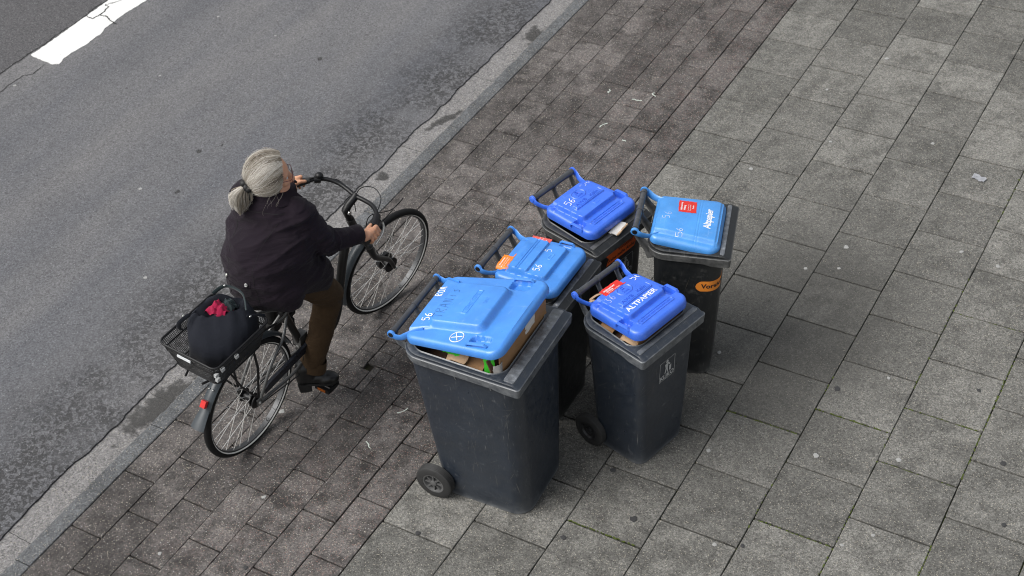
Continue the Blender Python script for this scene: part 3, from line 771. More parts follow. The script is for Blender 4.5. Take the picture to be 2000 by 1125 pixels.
# ---- the large bin
d1 = dict(T240, mat=M['bin_a'])
b1 = make_bin('wheelie_bin', 'largest grey bin, light blue lid propped up by cardboard and marked with a crossed circle', (.673, -.07, 0), .05, d1)
P1 = (.075, .602, .236, .270, .05, .06)
lid1, hz1 = add_lid(b1, d1, P1, big_h, M['blue_l'], math.radians(11.6), .012, .040, grips=((.475, -.238, .10, .014, .009), (.475, .238, .10, .014, .009)))
written(lid1, '56', .038, .162, -.125, hz1, M['white'], .12, .0024)
written(lid1, 'ROA', .035, .132, .050, hz1, M['white'], .12, .0024)
mb = MB()
for r_ in (.033,):
    ring = [(.350 + r_ * math.cos(a), -.196 + r_ * 1.0 * math.sin(a)) for a in np.linspace(0, 2 * PI, 40)]
    mb.tube([(x, y, float(hz1(np.array([x]), np.array([y]))[0]) + .001) for x, y in ring], .0022, 5)
for a in (.3, .3 + PI / 2 + .25):
    mb.tube([(.350 + t_ * .027 * math.cos(a), -.196 + t_ * .027 * math.sin(a), float(hz1(np.array([.350]), np.array([-.196]))[0]) + .002) for t_ in np.linspace(-1, 1, 6)], .0022, 5)
obj('crossed_circle_mark', mb, M['white'], lid1)
M['faint'] = plain('faded_pen', (.03, .085, .25), .6)
written(lid1, 'TRANis', .050, .235, -.125, hz1, M['faint'], .05, .0008, 'faint_scribble')
embossed(lid1, 'embossed_lettering', [('PAPIER  PAPPE', .020, .330, .01, 0, .95), ('2007', .022, .395, .03, 0, 1)], M['blue_l'], hz1)

# ---- sharp front bin with ALTPAPIER lid
d2 = dict(T120, mat=M['bin_a'])
b2 = make_bin('wheelie_bin', 'grey bin with capital letters ALTPAPIER printed on its royal blue lid', (1.095, .396, 0), -.257, d2)
P2 = (.080, .424, .168, .182, .045, .050)
lid2, hz2 = add_lid(b2, d2, P2, awb_h, M['blue_d'], math.radians(2.6), -.012, .048, grips=((.315, -.176, .075, .002, .009), (.315, .176, .075, .002, .009)))
def awb_marks(lid, hz, mat):
    embossed(lid, 'embossed_lettering', [('AWB', .027, .237, -.048, .0002, 1.25), ('Köln', .027, .237, .048, .0002, 1.15), ('BITTE KEINE HEISSE ASCHE EINFÜLLEN', .0125, .366, 0, 0, .95), ('120', .016, .130, -.143, 0, 1), ('AWB', .016, .185, .003, 0, 1)], M['blue_e'], hz)
    mb = MB()
    for st in ([(.176, -.012), (.160, -.008), (.150, .002), (.158, .012), (.172, .014)], [(.164, -.004), (.164, .010)]):
        mb.tube([(x, y, float(hz(np.array([x]), np.array([y]))[0]) + .0012) for x, y in smooth_path([(a, b_) for a, b_ in st], 4) and [(q[0], q[1]) for q in smooth_path(st, 4)]], .0018, 5)
    obj('embossed_emblem', mb, M['blue_e'], lid)
M['blue_e'] = plastic('royal_blue_raised_edge', (.016, .075, .52), .4, .1, (.2, .3, .8), (.12, .2, .7))  # darker copy of the lid blue, shading of the embossing put into colour
awb_marks(lid2, hz2, M['blue_d'])
embossed(lid2, 'printed_lettering', [('ALTPAPIER', .040, .284, -.004, .0008, 1.06)], M['print'], hz2)
written(lid2, '56', .036, .165, .085, hz2, M['white'], .1, .0018)
written(lid2, '36', .036, .185, -.112, hz2, M['print'], .1, .0008)
sticker(lid2, 'red_sticker', (.108, -.010), .031, .062, -.02, hz2, M['redst'], [('Mülltrennung', .014, -.012, .013, .0003), ('Wichtig', .013, -.02, .001, .0003), ('Nur Papier und Pappe', .009, .0, -.010, .0), ('in diese Tonne geben', .009, .0, -.018, .0)], M['print'])

def kliko(root, d, cx, cz, sx=.111, sz=.128):
    fx = front_x(d); q = face_fn(fx, .0018)
    mb = MB()
    w_, hh, th = sx / 2, sz / 2, .0026
    for a in (((-w_, -hh), (w_, -hh + th)), ((-w_, hh - th), (w_, hh)), ((-w_, -hh), (-w_ + th, hh)), ((w_ - th, -hh), (w_, hh))):
        (y0, z0), (y1, z1) = a; zz = np.linspace(z0, z1, 5)
        for k in range(4): mb.add([q(cx + y0, cz + zz[k]), q(cx + y1, cz + zz[k]), q(cx + y1, cz + zz[k + 1]), q(cx + y0, cz + zz[k + 1])], [(0, 1, 2, 3)])
    text_mb(mb, 'KLIKO', .036, lambda u, v: q(cx + u, cz - hh + .020 + v), .0012, sx=.98)
    # figure dropping litter into a bin
    k = 12
    mb.add([q(cx - .002 + .009 * math.cos(2 * PI * i / k), cz + .050 + .009 * math.sin(2 * PI * i / k)) for i in range(k)], [tuple(range(k))])
    def blob2(pts): mb.add([q(cx + a, cz + b_) for a, b_ in pts], [tuple(range(len(pts)))])
    blob2([(-.018, .036), (.008, .041), (.022, .022), (.017, .018), (.006, .030), (.004, .008), (-.012, .008)])
    blob2([(-.012, .008), (.004, .008), (.007, -.024), (.001, -.024), (-.003, .000), (-.012, -.024), (-.019, -.024)])
    blob2([(.013, .012), (.030, .012), (.027, -.022), (.016, -.022)])
    obj('printed_sign', mb, M['printg'], root, angle=None, fix=False)
kliko(b2, d2, -.010, .595)

# ---- bin with smooth lid
d3 = dict(h=.867, w=.445, D=.479, wb=.335, zh=.948, rim_back=.425, bfo=.100, tfo=.045, bd=.29, bw=.30, cr=.060, open=(-.39, -.07, .17, .18, .05), ribs=(), quilt=True,
          wr=.092, wx=-.40, wy=.185, wt=.04, hub='hubd', spokes=0, pin=True, mat=M['bin_b'])
b3 = make_bin('wheelie_bin', 'black bin with a smooth sky blue lid lettered Altpapier and an orange oval sticker', (1.058, 1.182, 0), .308, d3)
P3 = (.075, .424, .178, .200, .04, .055)
lid3, hz3 = add_lid(b3, d3, P3, flat_h, M['blue_c'], math.radians(-6.0), -.014, .038)
embossed(lid3, 'printed_lettering', [('Altpapier', .050, .345, .0, .0014, .82)], M['print'], hz3)
written(lid3, '5', .036, .155, -.045, hz3, M['print'], .0, .0008); written(lid3, '6', .036, .160, -.015, hz3, M['print'], .0, .0006)
written(lid3, '56', .032, .232, -.150, hz3, M['print'], .05, .0010)
sticker(lid3, 'red_sticker', (.232, .070), .045, .048, .06, hz3, M['redst'], [('Mülltrennung', .012, -.0, .030, .0003), ('Wichtig', .013, -.012, .014, .0004), ('Nur Papier und', .008, -.008, -.004, .0), ('Pappe einwerfen', .008, -.008, -.014, .0), ('Danke', .011, .0, -.028, .0002)], M['print'])
# orange oval on the corner of the body
def corner_fn(d, off):
    hw = d['w'] / 2
    def f(u, z):                               # u along the skin from the middle of the near front corner, + towards the front
        f2 = (z / (d['h'] - .03)) ** .9
        xf = -d['bfo'] + (d['bfo'] - d['tfo']) * f2; hh = d['bw'] / 2 + (hw - .028 - d['bw'] / 2) * f2; r = d['cr']
        a = r * PI / 4; cx, cy = xf - r, -(hh - r)
        if abs(u) <= a:
            th = -PI / 4 + u / r; return (cx + (r + off) * math.cos(th), cy + (r + off) * math.sin(th), z)
        if u > a: return (xf + off, cy + (u - a), z)
        return (cx + (u + a), -(hh + off), z)
    return f
c3 = corner_fn(d3, .0012); mb = MB(); sec = []
for i in range(41):
    u = -.105 + .20 * i / 40; e = 1 - ((u + .005) / .1) ** 2; hz = .034 * min(1, math.sqrt(max(e, .0)) * 1.5)
    sec.append([c3(u, .650 + u * .10 + hz * s_) for s_ in np.linspace(-1, 1, 9)])
mb.loft(sec, False, False, close=False); obj('orange_sticker', mb, M['orst2'], b3, angle=60)
c3b = corner_fn(d3, .002)
obj('sticker_print', text_mb(MB(), 'Vorsicht!', .040, lambda u, v: c3b(u - .002, .650 + u * .10 + v), .0012, sx=1.0), M['black'], b3, angle=None, fix=False)

# ---- bin behind the large one, panel lid
d4 = dict(T120, h=.822, w=.458, D=.477, wb=.33, zh=.902, quilt=True, pin=True, mat=M['bin_b'])
b4 = make_bin('wheelie_bin', 'black bin whose blue panelled lid bears an orange sticker and a faded red one', (.538, .52, 0), .012, d4)
P4 = (.075, .428, .170, .188, .045, .055)
lid4, hz4 = add_lid(b4, d4, P4, wood_h, M['blue_l'], math.radians(1.5), -.008, .042, grips=((.315, .172, .075, .014, .007), (.315, -.172, .075, .014, .007)))
written(lid4, '56', .034, .298, -.092, hz4, M['white'], .1, .0019); written(lid4, '5', .034, .285, .060, hz4, M['print'], .1, .0014)
embossed(lid4, 'embossed_lettering', [('Wertstoff', .036, .165, .0, 0, 1.1)], M['blue_l'], hz4)
sticker(lid4, 'orange_sticker', (.108, -.078), .036, .050, .03, hz4, M['orst'], [('Bitte beachten', .010, 0, .022, .0003), ('Keine Kartons neben', .0085, 0, .009, .0), ('die Tonne stellen', .0085, 0, -.002, .0), ('Danke', .010, 0, -.018, .0003)], M['print'])
sticker(lid4, 'faded_red_sticker', (.175, .153), .052, .025, .06, hz4, M['redstf'], [('Müll', .011, 0, .030, .0002), ('Nur Papier', .009, 0, .010, .0001), ('und Pappe', .009, 0, -.006, .0001), ('Danke', .010, 0, -.028, .0002)], M['print'])

# ---- bin at the back, royal blue lid
d5 = dict(T120, mat=M['bin_b'])
b5 = make_bin('wheelie_bin', 'black bin with a hot ash warning sticker, two white 56s on royal blue lid', (.546, .984, 0), -.228, d5)
lid5, hz5 = add_lid(b5, d5, P2, awb_h, M['blue_d'], math.radians(.3), -.012, .048, grips=((.315, -.176, .075, .002, .009), (.315, .176, .075, .002, .009)))
awb_marks(lid5, hz5, M['blue_d'])
written(lid5, '56', .040, .205, -.100, hz5, M['white'], .1, .0017); written(lid5, '56', .036, .155, .075, hz5, M['print'], .1, .0009)
kliko(b5, d5, .045, .560)
fx5 = front_x(d5); q5 = face_fn(fx5, .0015); mb = MB(); vs = []
for i in range(13):
    y = -.105 + .225 * i / 12
    for j in range(5):
        z = .655 + .085 * j / 4 + (-.02 if i == 12 and j > 2 else 0); vs.append(q5(y + (.010 * ((j * 7) % 3 - 1) if i in (0, 12) else 0), z))
mb.add(vs, [(i * 5 + j, (i + 1) * 5 + j, (i + 1) * 5 + j + 1, i * 5 + j + 1) for i in range(12) for j in range(4)]); obj('warning_sticker', mb, M['orred'], b5, angle=60)
q5b = face_fn(fx5, .0024); mb = MB()
text_mb(mb, 'Vorsicht!', .032, lambda u, v: q5b(.035 + u, .716 + v), .0006, shear=.15); text_mb(mb, 'Keine heiße Asche', .028, lambda u, v: q5b(.005 + u, .679 + v), .0006, shear=.15)
obj('sticker_print', mb, M['black'], b5, angle=None, fix=False)

def scuffs(root, d, n, seed, mat, big=()):
    rd = random.Random(seed); mb = MB(); f = corner_fn(d, .0009); W_ = d['w'] * .40
    jobs = list(big)
    for _ in range(n):
        u = rd.uniform(-.36, W_); z = rd.uniform(.05, d['h'] - .12); a = rd.gauss(.9, .35) if rd.random() < .6 else rd.gauss(1.6, .12); ln = rd.choice((.02, .03, .05, .09, .14)) * rd.uniform(.6, 1.3)
        jobs.append((u, z, a, ln, rd.uniform(.0005, .0012)))
    for u, z, a, ln, wd_ in jobs:
        m = 8; T_, B_ = [], []
        for i in range(m + 1):
            t_ = i / m - .5; uu = u + math.cos(a) * ln * t_; zz = min(max(z + math.sin(a) * ln * t_, .03), d['h'] - .085); w2 = wd_ * (1 - (2 * t_) ** 2) * rd.uniform(.4, 1.2) + .0001
            T_.append(f(uu - math.sin(a) * w2, zz + math.cos(a) * w2)); B_.append(f(uu + math.sin(a) * w2, zz - math.cos(a) * w2))
        mb.add(T_ + B_, [(i, i + 1, m + 2 + i, m + 1 + i) for i in range(m)])
    o = obj('scuff_marks', mb, mat, root, angle=60, fix=False); o['kind'] = 'stuff'
M['scuff'] = plain('scuffed_plastic', (.105, .108, .11), .6, nz=.5, scale=60); M['scuffd'] = plain('dusty_scuff', (.085, .078, .064), .7, nz=.5, scale=60)
scuffs(b1, d1, 60, 1, M['scuff'], ((-.13, .22, 1.6, .09, .0014), (-.02, .20, 1.75, .10, .002), (.13, .45, .75, .28, .0016), (.17, .30, .70, .22, .002), (.2, .6, .8, .2, .0012), (.05, .75, .3, .08, .001), (-.20, .55, 1.4, .05, .001)))
scuffs(b2, d2, 46, 2, M['scuff'], ((-.015, .20, 1.6, .09, .002), (.05, .13, .35, .12, .0012), (.12, .25, .4, .16, .001), (.1, .42, .5, .14, .001)))
scuffs(b3, d3, 34, 3, M['scuffd']); scuffs(b4, d4, 20, 4, M['scuffd']); scuffs(b5, d5, 16, 5, M['scuffd'])

# ---- what sticks out of the bins
def in_bin(root, p): return root.matrix_basis @ Vector(p)
def card(name, label, cat, root, pts, th, mat, bend=.0, sub=6, group=None):
    """a sheet of board through four corners (bin coordinates), with thickness, ripple and torn edges"""
    a, b, c_, d_ = [Vector(q) for q in pts]; nrm = (b - a).cross(d_ - a).normalized(); N_ = sub; top = []; bot = []
    sd_ = random.random() * 50
    for i in range(N_ + 1):
        for j in range(N_ + 1):
            u, v = i / N_, j / N_
            q = (a * (1 - u) + b * u) * (1 - v) + (d_ * (1 - u) + c_ * u) * v
            q = q + nrm * (bend * math.sin(PI * u) + .006 * mnoise.noise(q * 14 + Vector((sd_, 0, 0))))
            if i in (0, N_) or j in (0, N_): q = q + Vector([random.uniform(-.0025, .0025) for _ in range(3)])
            top.append(q + nrm * th / 2); bot.append(q - nrm * th / 2)
    m = N_ + 1; fs = []
    for i in range(N_):
        for j in range(N_):
            k = i * m + j; fs.append((k, k + m, k + m + 1, k + 1)); fs.append(tuple(m * m + x for x in (k, k + 1, k + m + 1, k + m)))
    rim_ = [i * m for i in range(N_)] + [N_ * m + j for j in range(N_)] + [i * m + N_ for i in range(N_, 0, -1)] + [j for j in range(N_, 0, -1)]
    for i in range(len(rim_)):
        x, y = rim_[i], rim_[(i + 1) % len(rim_)]; fs.append((x, y, m * m + y, m * m + x))
    o = obj(name, MB().add([in_bin(root, q) for q in top + bot], fs), mat, angle=35)
    if cat: tag(o, label, cat, group)
    return o
bx_ = card('cardboard_box', 'brown cardboard box side with a white paper label, wedged under the raised lid', 'cardboard', b1, [(-.122, -.205, .88), (-.108, .222, .86), (-.112, .222, 1.105), (-.128, -.205, 1.085)], .006, M['card'], .0, 10)
lb = card('paper_label', None, None, b1, [(-.1115, .020, .995), (-.1075, .110, .995), (-.1085, .110, 1.050), (-.1125, .020, 1.050)], .0015, M['paperw'], 0, 3); lb.parent = bx_
card('green_strip', 'bright green card strip poking out between the boxes in the large bin', 'card', b1, [(-.205, -.214, .905), (-.155, -.200, .905), (-.160, -.196, 1.02), (-.210, -.205, 1.02)], .003, M['green'], .004)
card('cardboard_flap', 'dark brown torn cardboard flap between the green strip and the box', 'cardboard', b1, [(-.150, -.228, .90), (-.135, -.10, .90), (-.165, -.10, 1.03), (-.185, -.222, 1.01)], .006, M['cardd'], .01)
card('plastic_film', 'crumpled clear plastic film beside the box with the white label', 'film', b1, [(-.140, -.231, .91), (-.125, -.19, .91), (-.130, -.18, 1.01), (-.150, -.229, 1.0)], .003, M['film'], .02, 10)
card('cardboard_flap', 'pale brown cardboard flap under the lid edge above the ribs of the large bin', 'cardboard', b1, [(-.40, -.222, .945), (-.30, -.226, .950), (-.29, -.08, .995), (-.41, -.06, .99)], .005, M['cardl'], .012)
card('cardboard_flap', 'brown folded cardboard flap directly left of the green strip', 'cardboard', b1, [(-.31, -.230, .930), (-.215, -.226, .925), (-.215, -.08, .985), (-.31, -.08, .985)], .006, M['card'], -.012)
card('green_leaflet', 'green printed leaflet half hidden under the raised lid by its corner', 'leaflet', b1, [(-.42, -.205, .968), (-.34, -.208, .972), (-.34, -.12, 1.0), (-.42, -.12, 1.0)], .002, M['green'], .004)
card('cardboard_pile', 'heap of dark cardboard filling the large bin below the flaps', 'cardboard', b1, [(-.56, -.21, .86), (-.13, -.21, .86), (-.13, .21, .86), (-.56, .21, .86)], .02, M['cardd'], .02, 14)
card('cardboard_sheet', 'long brown cardboard sheet standing along the front of the ALTPAPIER bin', 'cardboard', b2, [(-.105, -.150, .80), (-.088, .165, .79), (-.100, .165, .858), (-.118, -.120, .848)], .007, M['card'], .004, 8)
card('cardboard_flap', 'pale curved cardboard flap at the near front corner inside the ALTPAPIER bin', 'cardboard', b2, [(-.20, -.175, .795), (-.105, -.165, .805), (-.11, -.02, .84), (-.22, -.03, .84)], .005, M['cardl'], .015)
card('cardboard_flap', 'brown cardboard scrap under the near side edge of the ALTPAPIER lid', 'cardboard', b2, [(-.33, -.168, .80), (-.25, -.168, .80), (-.24, -.06, .845), (-.33, -.06, .845)], .005, M['card'], .01)
card('cardboard_pile', 'dark cardboard heaped inside the ALTPAPIER bin', 'cardboard', b2, [(-.39, -.16, .745), (-.09, -.17, .745), (-.09, .17, .745), (-.39, .16, .745)], .02, M['cardd'], .02, 12)
card('white_card', 'white folded card jammed under the front edge of the closed royal blue lid', 'card', b5, [(-.062, -.060, .829), (-.018, -.052, .834), (-.030, .045, .840), (-.085, .04, .835)], .004, M['paperw'], .003)
card('card_edge', 'brown folded card edge beside the white card on the far bin rim', 'card', b5, [(-.018, -.050, .832), (-.008, -.046, .836), (-.022, .045, .842), (-.030, .045, .838)], .005, M['cardl'], .0)
for k, (p0, p1, p2, lab) in enumerate((((-.445, -.10, .86), (-.43, -.06, .875), (-.42, -.02, .862), 'pale curled paper shred behind the ALTPAPIER lid, nearer the bracket'), ((-.44, -.13, .855), (-.425, -.10, .868), (-.41, -.085, .858), 'pale curled paper shred behind the ALTPAPIER lid, nearer the lid corner'))):
    pts = smooth_path([p0, p1, p2], 6); tag(obj('paper_shred', MB().tube([in_bin(b2, q) for q in pts], [(.002, .007)] * len(pts), 6), M['cardl']), lab, 'paper', 'paper shreds behind the ALTPAPIER lid')

# scrap of foil on the pavement
fo = MB(); N_ = 12
for i in range(N_ + 1):
    for j in range(N_ + 1):
        u, v = (i / N_ - .5) * .10, (j / N_ - .5) * .05
        fo.v.append((1.78 + u * .8 + .01 * mnoise.noise((u * 40, v * 40, 2)), 3.271 + v - u * .2 + .01 * mnoise.noise((u * 40, v * 40, 9)), .006 + .009 * abs(mnoise.noise((u * 60, v * 60, 5)))))
fo.f = [(i * (N_ + 1) + j, (i + 1) * (N_ + 1) + j, (i + 1) * (N_ + 1) + j + 1, i * (N_ + 1) + j + 1) for i in range(N_) for j in range(N_)]
M['foil'] = plain('crumpled_foil', (.5, .5, .52), .35, metal=.6, nz=.3)
tag(obj('foil_scrap', fo, M['foil'], angle=20), 'crumpled silver foil scrap lying on a grey slab', 'litter')

# ================================================================= BICYCLE  (local axes: x right, y forward, z up along the leaning frame)
WA = Vector((-.900, -.452, 0)); WB = Vector((-.851, .746, 0)); LEAN = .10
fw = (WB - WA).normalized(); rt = Vector((fw.y, -fw.x, 0))
upv = Vector((0, 0, 1)) * math.cos(LEAN) + rt * math.sin(LEAN); nv = rt * math.cos(LEAN) - Vector((0, 0, 1)) * math.sin(LEAN)
bike = tag(bpy.data.objects.new('bicycle', None), 'dark grey step-through bicycle with a mesh basket on its rear rack', 'bicycle'); COL.objects.link(bike)
BM = Matrix(((nv.x, fw.x, upv.x, WA.x), (nv.y, fw.y, upv.y, WA.y), (nv.z, fw.z, upv.z, WA.z), (0, 0, 0, 1)))
bike.matrix_basis = BM
R = .335; WBL = (WB - WA).length
bikew = lambda r, s, u: BM @ Vector((r, s, u))
# steering
SA, SB = Vector((0, .880, .930)), Vector((0, 1.000, .620)); sax = (SA - SB).normalized(); STEER = -.155
STM = Matrix.Translation(SA) @ Matrix.Rotation(STEER, 4, sax) @ Matrix.Translation(-SA)
STI = STM.inverted()
fc_world = Vector((0, WBL, R))                       # where the front axle stands in the bike's frame
FC = STI @ fc_world                                  # the same before steering
def ss(p): return STM @ Vector(p)

def wheel(centre, T_, name_):
    """wheel around the x axis; T_ maps unsteered to final"""
    c = Vector(centre)
    prof = [(.0185 * math.cos(a), R - .0185 + .0185 * math.sin(a)) for a in np.linspace(-.9, PI + .9, 15)]
    def mbx(mb): mb.v = [tuple(T_ @ (Vector(v) + c)) for v in mb.v]; return mb
    root = obj('wheel', mbx(MB().lathe([(-.013, R - .040), (.013, R - .040), (.013, R - .031), (-.013, R - .031)], axis='x', n=64, closed=True)), M['rim'], bike)
    obj('tyre', mbx(MB().lathe(prof, axis='x', n=72)), M['tyre'], root)
    for s_ in (-1, 1):
        obj('reflective_stripe', mbx(MB().lathe([(s_ * .0150, R - .0335), (s_ * .0180, R - .0305), (s_ * .0195, R - .0280)], axis='x', n=72)), M['reflect'], root)
    k = 1.0 if name_ == 'front' else .8
    hp = [(-.050, 0), (-.050, .010), (-.036, .012), (-.034, .036), (-.028, .038), (-.024, .024 * k), (.024, .024 * k), (.028, .038), (.034, .036), (.036, .012), (.050, .010), (.050, 0)]
    if name_ == 'front': hp = [(-.050, 0), (-.050, .010), (-.040, .012), (-.038, .048), (-.010, .052), (-.006, .032), (.022, .030), (.024, .046), (.034, .046), (.036, .012), (.050, .010), (.050, 0)]
    obj('hub', mbx(MB().lathe(hp, axis='x', n=28)), M['blk'], root)
    me = {}
    for i in range(32):
        s_ = 1 if i % 2 else -1; a = 2 * PI * i / 32; cross = (1 if (i // 2) % 2 else -1) * 1.05
        p0 = Vector((s_ * .031, .034 * math.cos(a + cross), .034 * math.sin(a + cross))); p1 = Vector((s_ * .003, (R - .040) * math.cos(a), (R - .040) * math.sin(a)))
        obj('spoke', mbx(MB().tube([p0, p1], .0015, 4)), M['spoke'], root, angle=60)
    for s_ in (-1, 1):
        obj('axle_nut', mbx(MB().lathe([(s_ * .062, .010), (s_ * .074, .010), (s_ * .078, .006), (s_ * .082, 0)], axis='x', n=8)), M['steel'], root)
    q = mbx(MB().tube([(0, .10, -(R - .055)), (0, .098, -(R - .085))], .003, 6)); obj('valve', q, M['steel'], root)
    return root
I4 = Matrix.Identity(4)
wheel((0, 0, R), I4, 'rear'); wheel(FC, STM, 'front')
P_ = lambda pts: [(r, s, u) for (r, s, u) in pts]
def bt(name, pts, r_, mat, n=10, sm=0, **k): return obj(name, MB().tube(smooth_path(pts, sm) if sm else pts, r_, n, **k), mat, bike)
bt('down_tube', [(0, .925, .775), (0, .865, .735), (0, .822, .64), (0, .785, .5), (0, .755, .37), (0, .705, .275), (0, .62, .245), (0, .54, .262), (0, .46, .285)], .0245, M['fdark'], 14, 6)
bt('head_tube', [SA + (SB - SA) * .20, SA + (SB - SA) * .84], .0225, M['fdark'], 16)
bt('seat_tube', [(0, .452, .285), (0, .325, .665)], .0205, M['fdark'], 14)
bt('seat_tube_clamp', [(0, .330, .645), (0, .318, .682)], .0235, M['blk'], 14)
bt('seat_post', [(0, .322, .67), (0, .262, .86)], .0135, M['fgrey'], 12)
obj('bottom_bracket', MB().lathe([(-.045, 0), (-.045, .024), (.045, .024), (.045, 0)], (0, .455, .285), 'x', 20), M['fdark'], bike)
for s_ in (-1, 1):
    bt('seat_stay', [(s_ * .014, .335, .655), (s_ * .045, .25, .565), (s_ * .062, .13, .50), (s_ * .066, .015, .350)], .0085, M['fgrey'], 10, 4)
    bt('seat_stay', [(s_ * .016, .330, .668), (s_ * .05, .262, .70), (s_ * .06, .20, .725)], .0085, M['fgrey'], 8, 3)
    bt('chain_stay', [(s_ * .030, .44, .275), (s_ * .055, .28, .285), (s_ * .066, .015, .330)], .0095, M['fgrey'], 10, 4)
    obj('dropout', MB().box((s_ * .066, .008, .337), (.004, .022, .02)), M['fgrey'], bike)
obj('seat_tube_bracket', MB().box((0, .43, .395), (.024, .030, .034)), M['fgrey'], bike)
# fork and steering parts
def bs(name, pts, r_, mat, n=10, sm=0, par=None, **k):
    pts = smooth_path(pts, sm) if sm else pts
    return obj(name, MB().tube([ss(q) for q in pts], r_, n, **k), mat, par or bike)
crown = SA + (SB - SA) * .90
bs('fork_steerer', [SA, SA + (SB - SA) * .22], .0185, M['blk'], 14)
fork = bs('fork_crown', [crown + Vector((-.066, 0, -.03)), crown + Vector((-.05, -.002, .006)), crown + Vector((0, -.003, .016)), crown + Vector((.05, -.002, .006)), crown + Vector((.066, 0, -.03))], .019, M['fdark'], 12, 4)
for s_ in (-1, 1):
    bs('fork_blade', [crown + Vector((s_ * .062, -.002, 0)), crown + Vector((s_ * .066, .035, -.10)), FC + Vector((s_ * .064, -.055, .10)), FC + Vector((s_ * .062, -.004, .004))], [.0205 - .010 * i / 18 for i in range(19)], M['fdark'], 12, 6, par=fork)
stem = bs('stem', [SA + (SB - SA) * .05, SA + Vector((0, -.004, .012)), SA + Vector((0, .016, .036)), Vector((0, .940, .990)), Vector((0, .956, 1.006))], [.018, .022, .021, .020, .019], M['blk'], 14)
obj('stem_bolt', MB().tube([ss(SA + Vector((.018, 0, .008))), ss(SA + Vector((.028, 0, .008)))], .011, 12), M['steel'], stem)
hb = [(-.285, .735, 1.005), (-.262, .80, 1.012), (-.225, .87, 1.020), (-.18, .915, 1.022), (-.12, .945, 1.012), (-.06, .952, 1.002), (0, .948, .998), (.06, .952, 1.002), (.12, .945, 1.012), (.18, .915, 1.022), (.225, .87, 1.020), (.262, .80, 1.012), (.285, .735, 1.005)]
hbp = smooth_path(hb, 6)
bar = obj('handlebar', MB().tube([ss(q) for q in hbp], .0118, 12), M['blk'], bike)
for s_ in (-1, 1):
    gp = [Vector((s_ * a, b, c)) for a, b, c in ((.236, .852, 1.019), (.258, .808, 1.013), (.272, .770, 1.009), (.286, .732, 1.0045))]
    obj('grip', MB().tube([ss(q) for q in gp], [.016, .0168, .0168, .0175], 12), M['rubber'], bar)
    lv = [(s_ * .205, .90, 1.005), (s_ * .248, .895, .998), (s_ * .290, .845, .992), (s_ * .318, .765, .986)]
    obj('brake_lever', MB().tube([ss(q) for q in smooth_path(lv, 4)], [(.0075, .005)] * 13, 8), M['steel'] if s_ > 0 else M['blk'], bar)
    obj('brake_clamp', MB().tube([ss((s_ * .200, .898, 1.021)), ss((s_ * .222, .872, 1.020))], .0205, 12), M['blk'], bar)
obj('gear_shifter', MB().tube([ss((.220, .875, 1.020)), ss((.244, .832, 1.016))], .024, 14), M['blk'], bar)
obj('bell', MB().ball(ss((-.205, .893, 1.046)), (.021, .021, .017), 8), M['blk'], bar)
obj('bell_lever', MB().tube([ss((-.212, .88, 1.040)), ss((-.232, .85, 1.034))], .004, 6), M['blk'], bar)
for nm, pts in (('brake_cable', [(.235, .895, 1.00), (.262, .93, 1.06), (.285, .98, 1.125), (.280, 1.0, 1.12), (.22, .98, 1.02), (.07, .98, .88), (.02, 1.0, .72)]),
                ('gear_cable', [(.20, .89, 1.03), (.15, .98, 1.05), (.08, 1.0, 1.07), (.02, .96, 1.05), (-.01, .93, .93)]),
                ('brake_cable', [(-.20, .90, 1.01), (-.15, .97, 1.0), (-.06, .98, .95), (-.02, .97, .86)]),
                ('light_cable', [(-.012, .895, .96), (-.05, .90, .90), (-.03, .93, .80)])):
    bs(nm, pts, .0027, M['blk'], 6, 6)
# mudguards
def guard(c, T_, a0, a1, rad, half, name, mat):
    mb = MB(); secs = []
    for a in np.linspace(a0, a1, 30):
        sec = []
        for k in range(9):
            t_ = -1 + 2 * k / 8; rr = rad - .012 * t_ * t_ ; sec.append((half * t_, rr * math.cos(a), rr * math.sin(a)))
        for k in range(9):
            t_ = 1 - 2 * k / 8; rr = rad - .003 - .012 * t_ * t_; sec.append((half * t_ * .97, rr * math.cos(a), rr * math.sin(a)))
        secs.append(sec)
    mb.loft(secs); c = Vector(c); mb.v = [tuple(T_ @ (Vector(v) + c)) for v in mb.v]
    return obj(name, mb, mat, bike, angle=50)
dg = math.radians
mg = guard((0, 0, R), I4, dg(14), dg(150), R + .026, .029, 'rear_mudguard', M['fend'])
guard(FC, STM, dg(112), dg(192), R + .026, .029, 'front_mudguard', M['fend'])
c_ = Vector((0, 0, R)); fl = MB(); secs = []
for a, rad, hw_ in ((dg(147), R + .027, .026), (dg(152), R + .036, .030), (dg(158), R + .052, .036), (dg(163), R + .066, .040)):
    e = Vector((0, math.cos(a), math.sin(a))); secs.append([c_ + e * rad + Vector((x * hw_, 0, 0)) - e * (.010 * x * x) for x in np.linspace(-1, 1, 7)] + [c_ + e * (rad - .004) + Vector((x * hw_, 0, 0)) - e * (.010 * x * x) for x in np.linspace(1, -1, 7)])
obj('mud_flap', fl.loft(secs), M['fend'], mg, angle=50)
a = dg(143); e = Vector((0, math.cos(a), math.sin(a))); tn = Vector((0, -math.sin(a), math.cos(a)))
Rl = Matrix((Vector((1, 0, 0)), e, tn)).transposed()
obj('rear_reflector', MB().box(c_ + e * (R + .042), (.014, .010, .018), Rl), M['redlamp'], mg, angle=30)
for (aa, x_) in ((131, .012), (131, -.012)):
    e = Vector((x_, (R + .0285) * math.cos(dg(aa)), (R + .0285) * math.sin(dg(aa)))); obj('rivet', MB().ball(c_ + e, .0045, 5), M['steel'], mg)
